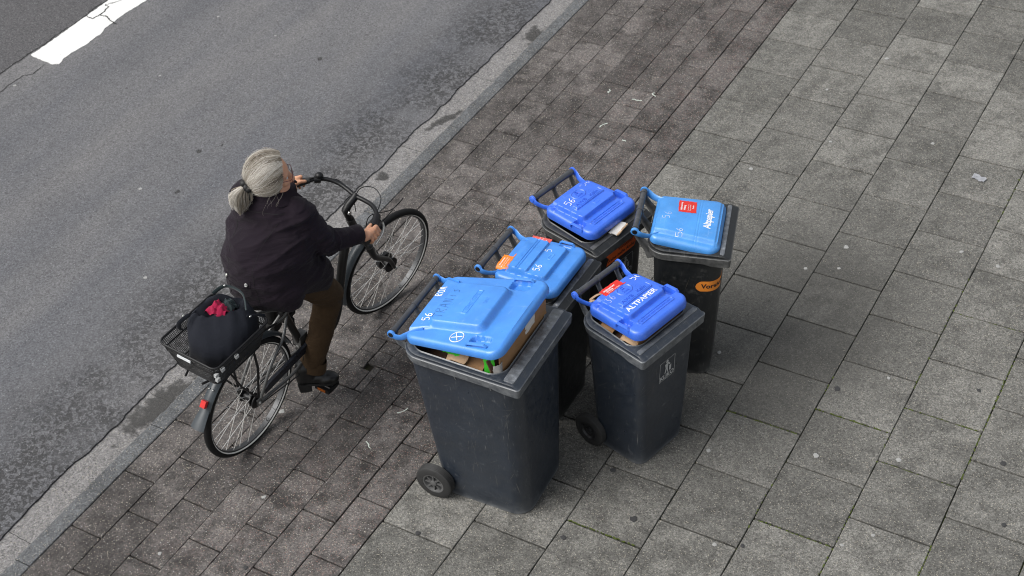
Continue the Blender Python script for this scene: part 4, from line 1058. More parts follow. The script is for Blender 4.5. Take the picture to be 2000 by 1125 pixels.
# drive side
cg = [(.060, .372), (.10, .385), (.25, .390), (.40, .398), (.47, .395), (.535, .36), (.555, .29), (.53, .215), (.47, .185), (.40, .20), (.36, .235), (.37, .255), (.42, .232), (.47, .225), (.505, .245), (.515, .29), (.495, .335), (.44, .352), (.25, .345), (.06, .338)]
mb = MB().loft([[(x, s, u) for s, u in cg] for x in (.044, .062)], False, False)
n_ = len(cg); k = 10
for x in (.044, .062):
    o0 = len(mb.v); mb.v += [(x, s, u) for s, u in cg]
    for i in range(9): mb.f.append(tuple(o0 + j for j in (i, i + 1, n_ - 2 - i, n_ - 1 - i)))
obj('chain_guard', mb, M['blkb'], bike, angle=35)
obj('chainring', MB().lathe([(.049, .070), (.052, .086), (.056, .086), (.058, .070), (.058, .03), (.049, .03)], (0, .455, .285), 'x', 36, closed=True), M['blk'], bike)
ch = MB(); pts = [(.053, .455 + .08 * math.cos(t_), .285 + .08 * math.sin(t_)) for t_ in np.linspace(PI * .52, -PI * .48, 14)] + [(.053, .03 - .04 * math.sin(t_) - .03, .335 - .036 * math.cos(t_)) for t_ in np.linspace(0.2, PI - .2, 8)]
obj('chain', ch.tube(pts, (.0035) , 6, closed=True), M['wire'], bike)
obj('sprocket', MB().lathe([(.046, .034), (.050, .040), (.054, .040), (.056, .034), (.056, .012), (.046, .012)], (0, 0, R), 'x', 24, closed=True), M['blk'], bike)
for s_, pe in ((1, Vector((.078, .440, .108))), (-1, Vector((-.078, .470, .462)))):
    cr = obj('crank_arm', MB().tube([(s_ * .066, .455, .285), (s_ * .076, pe.y, pe.z)], [(.014, .009), (.011, .008)], 8, flat=(1, 0, 0)), M['blk'], bike)
    pc = Vector((s_ * .140, pe.y, pe.z))
    for dy in (-.036, .036): obj('pedal_rail', MB().box(pc + Vector((0, dy, 0)), (.046, .010, .012)), M['blk'], cr)
    for dx in (-.042, .042): obj('pedal_side', MB().box(pc + Vector((dx, 0, 0)), (.006, .028, .012)), M['blk'], cr)
    obj('pedal_spindle', MB().tube([(s_ * .08, pe.y, pe.z), (s_ * .185, pe.y, pe.z)], .010, 8), M['blk'], cr)
    for dy in (-.0475, .0475): obj('pedal_reflector', MB().box(pc + Vector((0, dy, 0)), (.024, .002, .008)), M['amber'], cr)
obj('kickstand', MB().tube([(-.05, .36, .27), (-.085, .20, .225), (-.095, .08, .20)], .009, 8), M['blk'], bike)
# saddle
sd_ = MB(); secs = []
for (s, hw_, z, dz) in ((.375, .018, .930, .020), (.36, .026, .935, .026), (.30, .034, .938, .030), (.25, .052, .940, .034), (.20, .088, .945, .040), (.15, .104, .950, .042), (.11, .098, .952, .038), (.09, .07, .950, .025)):
    secs.append([(hw_ * math.cos(a), s, z - dz * .5 + dz * .5 * math.sin(a)) for a in np.linspace(0, 2 * PI, 17)[:-1]])
sad = obj('saddle', sd_.loft(secs), M['blk'], bike, angle=60)
for s_ in (-1, 1): obj('saddle_spring', MB().lathe([(-.03, .012), (-.02, .016), (-.01, .012), (0, .016), (.01, .012), (.02, .016), (.03, .012)], (s_ * .05, .14, .895), 'z', 12), M['blk'], sad)
# rack and basket
for s_ in (-1, 1):
    bt('rack_rail', [(s_ * .062, .21, .722), (s_ * .064, .10, .757), (s_ * .064, -.30, .765), (s_ * .05, -.335, .765)], .006, M['blk'], 8)
    bt('rack_leg', [(s_ * .066, .002, .372), (s_ * .092, .0, .60), (s_ * .085, -.01, .76)], .0065, M['blk'], 8)
    bt('rack_leg', [(s_ * .068, -.012, .385), (s_ * .080, -.115, .56), (s_ * .070, -.19, .758)], .0055, M['blk'], 8)
for s in (.06, -.10, -.26): bt('rack_rail', [(-.064, s, .763), (.064, s, .763)], .005, M['blk'], 6)
def brect(u, hx, s0, s1, r_=.035, n=6):
    out = []
    for (cx, cy, a0) in ((hx - r_, s1 - r_, 0), (-hx + r_, s1 - r_, PI / 2), (-hx + r_, s0 + r_, PI), (hx - r_, s0 + r_, 1.5 * PI)):
        out += [Vector((cx + r_ * math.cos(a0 + PI / 2 * k / n), cy + r_ * math.sin(a0 + PI / 2 * k / n), u)) for k in range(n + 1)]
    return out
top_r = brect(.940, .172, -.352, .045); low_r = brect(.782, .132, -.310, .015)
bas = obj('basket_frame', MB().tube(top_r, .0058, 8, closed=True), M['blk'], bike)
obj('basket_band', MB().tube([a.lerp(b, .30) for a, b in zip(top_r, low_r)], .0042, 8, closed=True), M['blk'], bas)
obj('basket_base_frame', MB().tube(low_r, .0042, 8, closed=True), M['blk'], bas)
def along(loop, t_):
    m = len(loop); L = [(loop[(i + 1) % m] - loop[i]).length for i in range(m)]; T_ = sum(L) * t_
    for i in range(m):
        if T_ <= L[i]: return loop[i].lerp(loop[(i + 1) % m], T_ / L[i])
        T_ -= L[i]
    return loop[0]
ms_ = MB(); NB = 136
for i in range(NB):
    a, b = along(top_r, i / NB), along(low_r, i / NB); ms_.tube([a, b], .0017, 3, cap=False)
for k in range(1, 17):
    f = k / 17; ms_.tube([along(top_r, i / 44).lerp(along(low_r, i / 44), f) for i in range(44)], .0015, 3, closed=True)
for x in np.linspace(-.125, .125, 22): ms_.tube([(x, -.305, .782), (x, .01, .782)], .00105, 3, cap=False)
for s in np.linspace(-.30, .005, 27): ms_.tube([(-.128, s, .782), (.128, s, .782)], .00105, 3, cap=False)
o = obj('wire_mesh', ms_, M['wire'], bas, angle=60); o['kind'] = 'stuff'
for i in (5, 17): pass
obj('basket_badge', MB().box((-.02, -.353, .912), (.040, .0025, .0065)), M['print'], bas)
for (x, s, u) in ((.155, -.335, .885), (.165, -.30, .900), (.165, -.20, .90), (.15, -.325, .845)):
    obj('basket_clip', MB().box((x, s, u), (.007, .010, .009)), M['printg'], bas)

# ---- bag standing in the basket
def bagm():
    mb = MB(); secs = []; n = 56
    prof = [(.787, .11, .115), (.795, .124, .135), (.83, .138, .152), (.875, .146, .160), (.92, .142, .155), (.96, .128, .142), (.99, .106, .122), (1.005, .088, .104), (1.000, .080, .096), (.985, .074, .088), (.95, .07, .08)]
    for i, (u, a, b) in enumerate(prof):
        sec = []
        for k in range(n):
            t_ = 2 * PI * k / n; p = Vector((a * math.cos(t_), b * math.sin(t_), 0))
            q = abs(math.cos(t_)) ** .0
            w1 = 1 + .15 * mnoise.noise((math.cos(t_) * 1.7, math.sin(t_) * 1.7, u * 7)) + .085 * mnoise.noise((math.cos(t_) * 4.5 + 3, math.sin(t_) * 4.5, u * 14)) + .02 * mnoise.noise((math.cos(t_) * 11 + 3, math.sin(t_) * 11, u * 30))
            x, y = p.x * w1, p.y * w1
            dz = 0
            if u > .94: dz = .0 + .014 * mnoise.noise((math.cos(t_) * 2.5, math.sin(t_) * 2.5, 4.2))
            sec.append((x + .005, -.115 + y, u + dz))
        f = max(0, (u - .85) / .15); f = min(f, 1.05); f = f * f
        sec = [(x - .030 * f, y + .050 * f, z) for x, y, z in sec]
        out = []
        for (x, y, z) in sec:
            rd_ = (1 - abs(mnoise.noise((x * 7 + z * 6, y * 7 - z * 3, z * 5)))) ** 4 - .3
            k = 1 + .14 * rd_; out.append((x * k, -.115 + (y + .115) * k, z - .010 * rd_))
        r2 = []
        for (x, y, z) in out:
            cx, cy = -.030 * f, -.115 + .050 * f; px, py = x - cx, y - cy
            d1, d2 = (px + py) * .7071, (py - px) * .7071
            g_ = min(1, f); d1 *= 1 + .22 * g_; d2 *= 1 - .55 * g_
            r2.append((cx + (d1 - d2) * .7071, cy + (d1 + d2) * .7071, z + g_ * (.034 * max(0, d2 / .04) - .010 * abs(d1) / .1 + .012 * mnoise.noise((d1 * 16, d2 * 9, 5)))))
        secs.append(r2)
    mb.loft(secs, True, True); mb.v = [tuple(BM @ Vector(v)) for v in mb.v]; return mb
bag = tag(obj('cloth_bag', bagm(), M['bag'], angle=70), 'bulging navy cloth bag standing open in the bicycle basket', 'bag')
def strap(pts, name, mat, wd=(.011, .003)):
    p = smooth_path(pts, 8); obj(name, MB().tube([BM @ q for q in p], [wd] * len(p), 8, flat=(0, 0, 1)), mat, bag)
strap([(-.10, -.20, 1.03), (-.14, -.235, .98), (-.15, -.22, .92), (-.13, -.17, .90)], 'handle', M['bag'])
strap([(-.10, -.03, 1.03), (-.06, .02, 1.06), (.03, .03, 1.05), (.08, -.01, 1.0)], 'handle', M['lining'])
strap([(.10, -.03, .99), (.13, .02, .97), (.14, .045, .95)], 'handle', M['bag'], (.008, .003))
def bits(pts, name, mat, r_): obj(name, MB().ball(BM @ Vector(pts), r_, 6), mat, bag)
bits((-.06, .015, 1.07), 'buckle', M['steel'], (.005, .008, .004)); bits((-.135, -.205, 1.01), 'buckle', M['steel'], (.005, .008, .004)); bits((.112, -.02, .985), 'buckle', M['steel'], (.005, .008, .004))
def rag(c, rx, ry, h, seed):
    mb = MB(); N_ = 26
    for i in range(N_ + 1):
        for j in range(N_ + 1):
            u, v = i / N_ * 2 - 1, j / N_ * 2 - 1; d2 = u * u + v * v
            z = h * max(-.4, 1 - d2) + .022 * mnoise.noise((u * 2.2 + seed, v * 2.2, 0)) + .012 * (1 - abs(mnoise.noise((u * 4 + seed, v * 3, 3)))) * 1.5
            mb.v.append(tuple(BM @ Vector((c[0] + u * rx, c[1] + v * ry, c[2] + z))))
    mb.f = [(i * (N_ + 1) + j, (i + 1) * (N_ + 1) + j, (i + 1) * (N_ + 1) + j + 1, i * (N_ + 1) + j + 1) for i in range(N_) for j in range(N_)]
    return mb
tag(obj('pink_cloth', rag((-.035, -.070, .982), .052, .046, .034, 1.3), M['pink'], angle=80), 'crumpled raspberry pink cloth lying in the open navy bag', 'cloth')
tag(obj('grey_cloth', rag((-.010, -.030, .985), .035, .035, .030, 8.3), M['lining'], angle=80), 'dark grey green cloth bundled in the bag behind the pink cloth', 'cloth')

# ================================================================= PERSON
def remesh(mb, voxel, smooth=2, keep=None):
    me = bpy.data.meshes.new('tmp'); me.from_pydata(mb.v, [], mb.f)
    bm = bmesh.new(); bm.from_mesh(me); bmesh.ops.remove_doubles(bm, verts=bm.verts, dist=1e-6); bmesh.ops.recalc_face_normals(bm, faces=bm.faces); bm.to_mesh(me); bm.free()
    o = bpy.data.objects.new('tmp', me); COL.objects.link(o)
    md = o.modifiers.new('r', 'REMESH'); md.mode = 'VOXEL'; md.voxel_size = voxel; md.adaptivity = 0
    dg_ = bpy.context.evaluated_depsgraph_get(); dg_.update()
    out = bpy.data.meshes.new_from_object(o.evaluated_get(dg_)); bpy.data.objects.remove(o)
    n = len(out.vertices); V = np.empty(n * 3); out.vertices.foreach_get('co', V); V = V.reshape(-1, 3)
    E_ = np.empty(len(out.edges) * 2, int); out.edges.foreach_get('vertices', E_); E_ = E_.reshape(-1, 2)
    deg = np.bincount(E_.ravel(), minlength=n)[:, None]
    for _ in range(smooth):
        A_ = np.zeros_like(V); np.add.at(A_, E_[:, 0], V[E_[:, 1]]); np.add.at(A_, E_[:, 1], V[E_[:, 0]]); A_ /= np.maximum(deg, 1)
        V = V * .45 + A_ * .55
        if keep is not None: pass
    out.vertices.foreach_set('co', V.ravel()); out.update()
    return out, V, E_
def displace(me, V, fn):
    N_ = np.empty(len(V) * 3); me.vertices.foreach_get('normal', N_); N_ = N_.reshape(-1, 3)
    d = np.array([fn(*p) for p in V]); V = V + N_ * d[:, None]; me.vertices.foreach_set('co', V.ravel()); me.update(); return V
def put(name, me, mat, parent):
    me.materials.clear(); me.materials.append(mat); me.shade_smooth(); me.name = name; return link(name, me, parent, True)

HC = Vector((-.782, -.064, 1.483)); hf_ = Vector((.70, .71, -.06)).normalized(); hl = Vector((0, 0, 1)).cross(hf_).normalized(); hu = hf_.cross(hl)
HM = Matrix((hf_, hl, hu)).transposed()                      # head axes: forward, left, up
H = lambda a, b, c: HC + hf_ * a + hl * b + hu * c
person = thing('person', 'grey-haired person with a ponytail, dark plum jacket and brown trousers, sitting on the bicycle', 'person', (-.79, -.19, .93))
RS, RE, RW = Vector((-.665, -.05, 1.295)), Vector((-.600, .03, 1.065)), Vector((-.535, .215, 1.012))
LS, LE, LW = Vector((-.982, -.04, 1.288)), Vector((-1.085, .12, 1.135)), Vector((-1.000, .305, 1.082))
RH, RK, RA = Vector((-.715, -.13, .97)), Vector((-.690, .090, .665)), Vector((-.785, -.035, .215))
LH, LK, LA = Vector((-.90, -.13, .97)), Vector((-.945, .215, .85)), Vector((-.995, .02, .575))

b = MB()
# head
b.ball(H(0, 0, .012), (.093, .075, .098), 20, HM); b.ball(H(.032, 0, -.060), (.062, .054, .062), 16, HM); b.ball(H(.055, 0, -.092), (.030, .034, .026), 12, HM)
b.cone(H(.088, 0, .0), .010, H(.107, 0, -.038), .013, 12); b.ball(H(.100, .012, -.041), .010, 8); b.ball(H(.100, -.012, -.041), .010, 8)
for s_ in (-1, 1):
    b.ball(H(.066, s_ * .036, -.030), (.024, .020, .020), 10, HM)                   # cheeks
    b.cone(H(.083, s_ * .014, .012), .011, H(.070, s_ * .046, .010), .010, 10)      # brow
    b.ball(H(-.008, s_ * .077, -.018), (.018, .008, .030), 10, HM); b.ball(H(-.002, s_ * .078, -.044), (.009, .006, .010), 8, HM)   # ear
b.cone(H(.083, .017, -.066), .0065, H(.083, -.017, -.066), .0065, 10); b.cone(H(.080, .013, -.076), .0075, H(.080, -.013, -.076), .0075, 10)  # lips
b.cone(H(-.015, 0, -.07), .052, Vector((-.82, -.06, 1.34)), .056)
# trunk, arms, legs under the clothes
b.ball((-.82, -.12, 1.12), (.15, .115, .22), 18); b.cone((-.97, -.045, 1.29), .06, (-.68, -.05, 1.285), .06); b.ball((-.81, -.15, .99), (.165, .12, .09), 14)
b.cone(RS, .052, RE, .040); b.cone(RE, .040, RW, .029); b.cone(LS, .052, LE, .040); b.cone(LE, .040, LW, .029)
b.cone(RH, .080, RK, .055); b.cone(RK, .052, RA, .036); b.cone(LH, .080, LK, .055); b.cone(LK, .052, LA, .036)
def build_hand(c, a, o, u, wrist, wr):
    heel = c - a * .042 + u * .031 + o * .002
    b.cone(wrist, wr, heel, .023, 14)
    ks = []
    for i in range(4):
        k = c + a * (.034 - .0215 * i) + o * (.019 - .002 * abs(i - 1)) + u * (.027 - .0015 * abs(i - 1)); ks.append(k)
        b.cone(heel + a * (.012 - .010 * i), .0165, k, .0112, 10)
        f = (1, 1.08, 1.02, .86)[i]; k0 = c + a * (.036 - .0235 * i)
        p1 = k0 + o * (.0325 * f) - u * .004; p2 = k0 + o * .018 - u * (.0275 * f); p3 = k0 - o * (.010 * f) - u * (.0265)
        rr = (.0100, .0092, .0084, .0076)
        p3 = k0 - o * (.004 * f) - u * .0275
        if i == 3: rr = tuple(x * .9 for x in rr)
        b.cone(k, rr[0] + .001, p1, rr[1], 10); b.cone(p1, rr[1], p2, rr[2], 10); b.cone(p2, rr[2], p3, rr[3], 10)
    t0 = heel - o * .018 + a * .010; t1 = c + a * .018 - o * .014 + u * .026; t2 = c + a * .043 - o * .016 + u * .017; b.cone(heel, .019, c - o * .010 + u * .024, .015, 10)
    b.cone(t0, .014, t1, .0112, 10); b.cone(t1, .0108, t2, .0092, 10)
for s_, wrp, wrist in ((1, .026, RW), (-1, .026, LW)):
    g0, g1 = BM @ ss((s_ * .250, .825, 1.016)), BM @ ss((s_ * .280, .745, 1.006))
    a_ = (g0 - g1).normalized(); c_ = (g0 + g1) / 2 + a_ * .004
    o_ = (BM.to_3x3() @ (STM.to_3x3() @ Vector((s_, 0, 0)))); o_ = (o_ - a_ * o_.dot(a_)).normalized(); u_ = o_.cross(a_) if s_ < 0 else a_.cross(o_) * 1
    if u_.z < 0: u_ = -u_
    build_hand(c_, a_, o_, u_, wrist, wrp)
bme, V, E_ = remesh(b, .0040, 2)
put('body', bme, M['skin'], person)

# trousers
b = MB()
b.ball((-.81, -.15, .985), (.185, .14, .10), 18)
b.cone(RH, .105, RK, .074); b.cone(RK, .073, RA + (RK - RA) * .42, .066); b.cone(RA + (RK - RA) * .42, .066, RA + Vector((0, 0, .045)), .064)
b.cone(LH, .105, LK, .078); b.cone(LK, .076, LA + Vector((0, 0, .03)), .064)
tme, V, E_ = remesh(b, .0075, 3)
def tw(x, y, z):
    q = mnoise.noise((x * 5, y * 5, z * 13)); r2 = mnoise.noise((x * 12 + 5, y * 12, z * 26))
    knee = math.exp(-((z - .69) / .09) ** 2); hem = math.exp(-((z - .27) / .06) ** 2)
    fold = (1 - abs(mnoise.noise((x * 3.0 + y * 3, 1.3, z * 22 + x * 10)))) ** 3
    return .005 * q + .003 * r2 + .012 * (knee * .9 + .35 * hem) * (fold - .4)
displace(tme, V, tw); put('trousers', tme, M['trouser'], person)
# open trouser hems
for A_, K_ in ((RA, RK), (LA, LK)):
    d = (K_ - A_).normalized(); p = A_ + d * .012; u = d.cross(Vector((1, 0, 0))).normalized(); v = d.cross(u)
    secs = []
    for off, r_ in ((.045, .060), (.0, .0665), (-.020, .0665), (-.022, .062), (.02, .055)):
        secs.append([p + d * off + u * (r_ + .004 * math.sin(3 * t_)) * math.cos(t_) * 1.06 + v * (r_ + .004 * math.sin(3 * t_)) * math.sin(t_) for t_ in np.linspace(0, 2 * PI, 29)[:-1]])
    obj('trouser_hem', MB().loft(secs, False, False), M['trouser'], person, angle=50, world=True)

# shoes
def shoe(ball, d, z0, name, K=1.):
    d = Vector((d.x, d.y, 0)).normalized(); n = Vector((-d.y, d.x, 0)); b = MB()
    P = lambda f, l, h: Vector((ball.x, ball.y, z0)) + d * f * K + n * l + Vector((0, 0, h))
    b.ball(P(.005, 0, .032), (.062, .044, .032), 14, Matrix((d, n, Vector((0, 0, 1)))).transposed()); b.ball(P(.045, -.004, .026), (.036, .036, .026), 12, Matrix((d, n, Vector((0, 0, 1)))).transposed())
    b.cone(P(-.135, 0, .055), .034, P(-.02, 0, .040), .036); b.cone(P(-.135, 0, .055), .036, P(-.120, 0, .125), .046); b.cone(P(-.09, 0, .07), .036, P(-.110, 0, .125), .044)
    me_, V, E_ = remesh(b, .005, 2); up_ = put(name, me_, M['shoe'], person)
    so = [(-.172, .022), (-.165, .032), (-.13, .036), (-.09, .031), (-.04, .034), (.0, .043), (.04, .042), (.068, .030), (.080, .012)]
    ol = [(f, l) for f, l in so] + [(f, -l) for f, l in reversed(so)]
    hgt = lambda f: .004 + (.010 if f < -.06 else 0) + .004 * max(0, f) / .08
    obj('sole', MB().loft([[P(f, l, hgt(f)) for f, l in ol], [P(f, l, hgt(f) + .014) for f, l in ol]]), M['black'], up_, angle=40)
    hl_ = [(-.172, .020), (-.165, .031), (-.13, .036), (-.095, .032), (-.095, -.032), (-.13, -.036), (-.165, -.031), (-.172, -.020)]
    obj('heel', MB().loft([[P(f * 1.0 + .004, l * .94, -.026) for f, l in hl_], [P(f, l, .016) for f, l in hl_]]), M['black'], up_, angle=40)
pr_, pl_ = bikew(.140, .440, .108), bikew(-.140, .470, .462)
shoe(Vector((-.738, -.014, 0)), Vector((.138, .112, 0)), pr_.z + .016, 'shoe', .86); shoe(pl_ + Vector((0, .02, 0)), Vector((-.03, .2, 0)), pl_.z + .018, 'shoe')

# jacket
b = MB()
b.ball((-.808, -.160, 1.035), (.205, .165, .135), 22); b.ball((-.820, -.105, 1.15), (.205, .160, .16), 22); b.ball((-.828, -.070, 1.265), (.200, .135, .14), 22)
b.cone((-.815, -.16, 1.06), .215, (-.81, -.185, .985), .20); b.ball((-.798, -.200, .935), (.208, .175, .115), 22); b.cone((-.915, -.25, .900), .075, (-.68, -.22, .895), .085); b.cone((-.90, -.10, 1.13), .155, (-.74, -.10, 1.13), .155); b.cone((-.90, -.07, 1.25), .125, (-.75, -.07, 1.25), .125)
b.ball((-.822, -.085, 1.325), (.150, .105, .075), 18); b.cone((-.965, -.05, 1.298), .072, (-.675, -.055, 1.30), .072)
b.cone((-.82, -.055, 1.33), .085, (-.808, -.045, 1.375), .070)
b.cone((-.72, -.13, .985), .135, (-.700, .0, .865), .112); b.cone((-.90, -.13, .985), .135, (-.925, .02, .92), .112)
b.cone(RS, .080, RS.lerp(RE, .6), .071); b.cone(RS.lerp(RE, .5), .072, RE, .064); b.cone(RE, .065, RE.lerp(RW, .55), .054); b.cone(RE.lerp(RW, .55), .054, RE.lerp(RW, .86), .048)
b.cone(LS, .080, LS.lerp(LE, .6), .070); b.cone(LS.lerp(LE, .5), .070, LE, .062); b.cone(LE, .062, LE.lerp(LW, .86), .047)
jme, V, E_ = remesh(b, .0075, 22)
def seg(p, a, b_):
    ab = b_ - a; t_ = max(0, min(1, (p - a).dot(ab) / ab.dot(ab))); return t_, (p - (a + ab * t_)).length
def jw(x, y, z):
    p = Vector((x, y, z)); d = .004 * mnoise.noise((x * 6, y * 6, z * 9))
    waist = math.exp(-((z - 1.08) / .10) ** 2) + .5 * math.exp(-((z - .93) / .08) ** 2)
    ridge = (1 - abs(mnoise.noise((x * 2.6 + y * 1.5, y * 2.6, z * 17 + x * 5)))) ** 3 - .45
    d += .0055 * waist * ridge
    for S_, E2, W_ in ((RS, RE, RW), (LS, LE, LW)):
        t1, r1 = seg(p, S_, E2); t2, r2 = seg(p, E2, W_)
        near = min(r1, r2)
        if near < .11:
            q = t1 if r1 < r2 else 1 + t2
            k = math.exp(-((q - 1.0) / .30) ** 2) + .55 * math.exp(-((q - .15) / .2) ** 2) + .45 * math.exp(-((q - 1.75) / .2) ** 2)
            rd_ = (1 - abs(mnoise.noise((q * 8.5, x * 7 + 3 * z, y * 5)))) ** 3 - .4
            d += .017 * k * rd_
    # yoke pull from the shoulder to the back
    rd_ = (1 - abs(mnoise.noise((x * 4 - z * 9, y * 3 + 7, x * 3 + z * 5)))) ** 4 - .3
    d += .0115 * rd_ * (1 if z > 1.0 else .7)
    r3 = (1 - abs(mnoise.noise((x * 9 + z * 7, y * 9, z * 26 - x * 12)))) ** 4 - .3; d += .0045 * r3
    return d
V = displace(jme, V, jw); jac = put('jacket', jme, M['jacket'], person)
bvh = BVHTree.FromPolygons([tuple(v) for v in V], [tuple(p.vertices) for p in jme.polygons])
def on_back(x, y, z, off=.0, d=None):
    """closest skin of the jacket met coming from behind (-y) at (x, z)"""
    h = bvh.ray_cast(Vector((x, -1.2, z)), Vector((0, 1, 0)))
    return (h[0] + h[1] * off, h[1]) if h[0] is not None else (Vector((x, y, z)), Vector((0, -1, 0)))
def seam(pts, name, r_=.0011, off=.0003):
    out = []
    for x, z in pts: out.append(on_back(x, 0, z, off)[0])
    out = [sum((out[j] for j in range(max(0, i - 1), min(len(out), i + 2))), Vector()) / (min(len(out), i + 2) - max(0, i - 1)) for i in range(len(out))]
    obj(name, MB().tube(out, r_, 6), M['crack'], jac)
for s_ in (-1, 1):
    zs_ = np.linspace(1.30 if s_ > 0 else 1.31, .935, 46)
    for dx in (0,): seam([(-.815 + s_ * (.085 + .05 * max(0, (z - 1.2) / .12) ** 1.5 - .012 * math.exp(-((z - 1.1) / .1) ** 2)) + dx, z) for z in zs_], 'seam')
seam([(x, 1.345 - .02 * ((x + .82) / .17) ** 2) for x in np.linspace(-.97, -.67, 34)], 'yoke_seam')
belt = MB(); tp_, lo_ = [], []
for x in np.linspace(-.915, -.755, 24):
    zc = 1.055 - .010 * math.cos((x + .835) * 18); tp_.append(on_back(x, 0, zc + .014, .0022)[0]); lo_.append(on_back(x, 0, zc - .014, .0022)[0])
m_ = len(tp_); belt.add(tp_ + lo_, [(i, i + 1, m_ + i + 1, m_ + i) for i in range(m_ - 1)]); belt.tube(tp_, .0013, 6); belt.tube(lo_, .0013, 6)
hb_ = obj('half_belt', belt, M['jacket'], jac, angle=60)
for x in (-.905, -.775):
    p, n_ = on_back(x, 0, 1.052, .005); q = n_.to_track_quat('X', 'Z').to_matrix()
    mb = MB().lathe([(-.003, .009), (.002, .009), (.004, .007), (.003, .004), (.003, 0)], axis='x', n=16); mb.v = [tuple(q @ Vector(v) + p) for v in mb.v]
    obj('button', mb, M['steel'], hb_)
# cuffs and collar
for W_, E2 in ((RW, RE), (LW, LE)):
    d = (W_ - E2).normalized(); u = d.cross(Vector((0, 0, 1))).normalized(); v = d.cross(u); c_ = E2.lerp(W_, .90)
    secs = [[c_ + d * o_ + u * r_ * math.cos(t_) + v * r_ * math.sin(t_) for t_ in np.linspace(0, 2 * PI, 25)[:-1]] for o_, r_ in ((-.035, .046), (-.012, .0505), (.022, .0495), (.026, .046), (.024, .040), (-.01, .036))]
    obj('cuff', MB().loft(secs, False, False), M['jacket'], jac, angle=50)
cs = []
for k, t_ in enumerate(np.linspace(.45, 2 * PI - .45, 40)):
    e = hf_ * math.cos(t_) + hl * math.sin(t_); e = Vector((e.x, e.y, 0)).normalized(); c_ = Vector((-.800, -.050, 1.372))
    w1 = .012 * mnoise.noise((math.cos(t_) * 3, math.sin(t_) * 3, 1)); fr = max(0, math.cos(t_))
    cs.append([c_ + e * (.070) + Vector((0, 0, -.01)), c_ + e * (.072 + w1 * .3) + Vector((0, 0, .040 - .012 * fr)), c_ + e * (.079 + w1 * .3) + Vector((0, 0, .045 - .012 * fr)), c_ + e * (.092 + .010 * fr + w1) + Vector((0, 0, .036 - .016 * fr)), c_ + e * (.118 + .03 * fr + w1) + Vector((0, 0, -.006 - .014 * fr)), c_ + e * (.112 + .03 * fr + w1) + Vector((0, 0, -.013 - .014 * fr)), c_ + e * (.088) + Vector((0, 0, .012))])
obj('collar', MB().loft(cs), M['jacket'], jac, angle=60)
# pocket bag strap hanging at the front right hip
obj('drawcord', MB().tube(smooth_path([(-.640, .035, 1.075), (-.625, .065, 1.03), (-.63, .075, .985), (-.645, .07, .95)], 6), .0035, 6), M['black'], jac)
obj('cord_toggle', MB().ball((-.628, .072, .992), (.006, .006, .012), 6), M['steel'], jac)

# hair
ea, eb, ec = .110, .092, .110
HT = Vector((-.102, -.012, -.026))                        # where the ponytail is tied, head axes
def el(d, k=1.0): return Vector((d.x * ea * k, d.y * eb * k, d.z * ec * k + .012))
def is_hair(d):
    lim = .47 + .10 * max(0, d.z) - .30 * max(0, -d.z + .0); lim = max(lim, .0) if d.z > -.62 else -.25
    return d.x < lim and d.z > -.86
cap = MB(); n1, n2 = 44, 72; idx = {}
for i in range(n1 + 1):
    for j in range(n2):
        th, ph = PI * i / n1, 2 * PI * j / n2; d = Vector((math.sin(th) * math.cos(ph), math.sin(th) * math.sin(ph), math.cos(th)))
        p = el(d, 1.0 + .03 * mnoise.noise(d * 3)); cap.v.append(tuple(HC + HM @ p)); idx[i, j] = d
for i in range(n1):
    for j in range(n2):
        j2 = (j + 1) % n2
        if is_hair(idx[i, j]) and is_hair(idx[i + 1, j2]): cap.f.append((i * n2 + j, (i + 1) * n2 + j, (i + 1) * n2 + j2, i * n2 + j2))
hair = obj('hair', cap, M['hairbase'], person, angle=80, world=True)
Td = Vector((HT.x / ea, HT.y / eb, (HT.z - .012) / ec)).normalized()
st = MB(); shade = []
def strand(pts, r_, sh):
    n0 = len(st.v); m = len(pts); st.tube(pts, [r_ * (.6 + .6 * math.sin(PI * (.15 + .8 * i / (m - 1)))) for i in range(m)], 3, cap=False); shade.extend([sh] * (len(st.v) - n0))
rr = random.Random(11); cnt = 0
while cnt < 4200:
    z = rr.uniform(-.86, 1); ph = rr.uniform(0, 2 * PI); s_ = math.sqrt(1 - z * z); d = Vector((s_ * math.cos(ph), s_ * math.sin(ph), z))
    if not is_hair(d): continue
    if d.dot(Td) > .92: continue
    cnt += 1
    if cnt % 2: # begin at the hairline in the same lane
        for _ in range(14):
            d2 = (d - Td * .12).normalized()
            if is_hair(d2): d = d2
            else: break
    wav = rr.uniform(-.17, .17); lift = rr.uniform(1.01, 1.09); ph1, fq, am = rr.uniform(0, 6), rr.uniform(5, 11), rr.uniform(.004, .022); pts = []
    clump = mnoise.noise(d * 5.0); bend_ = Vector((0, 0, -1)) * .22 * (1 - abs(d.z))
    ang = math.acos(max(-1, min(1, d.dot(Td)))); m = 11
    for k in range(m):
        t_ = k / (m - 1); q = (d * math.sin((1 - t_) * ang) + Td * math.sin(t_ * ang)) / max(1e-4, math.sin(ang))
        side = d.cross(Td).normalized(); q = (q + side * (wav * math.sin(PI * t_) + .16 * clump * math.sin(PI * t_) + .10 * mnoise.noise((d.x * 2 + t_ * 2.5, d.y * 2, d.z * 2)) + am * math.sin(fq * t_ + ph1) * math.sin(PI * t_)) + bend_ * math.sin(PI * t_)).normalized()
        pts.append(HC + HM @ (el(q, lift + (.045 * clump) * math.sin(PI * t_) - .03 * (t_ ** 3))))
    lane = mnoise.noise(Vector((d.x * 1.6, d.y * 4.5, d.z * 3.5)) + Vector((3, 1, 0)))
    strand(pts, rr.uniform(.0005, .0011), min(1, max(0, .56 + .80 * lane + .35 * clump + rr.uniform(-.24, .24) - .20 * (d.z < -.25))))
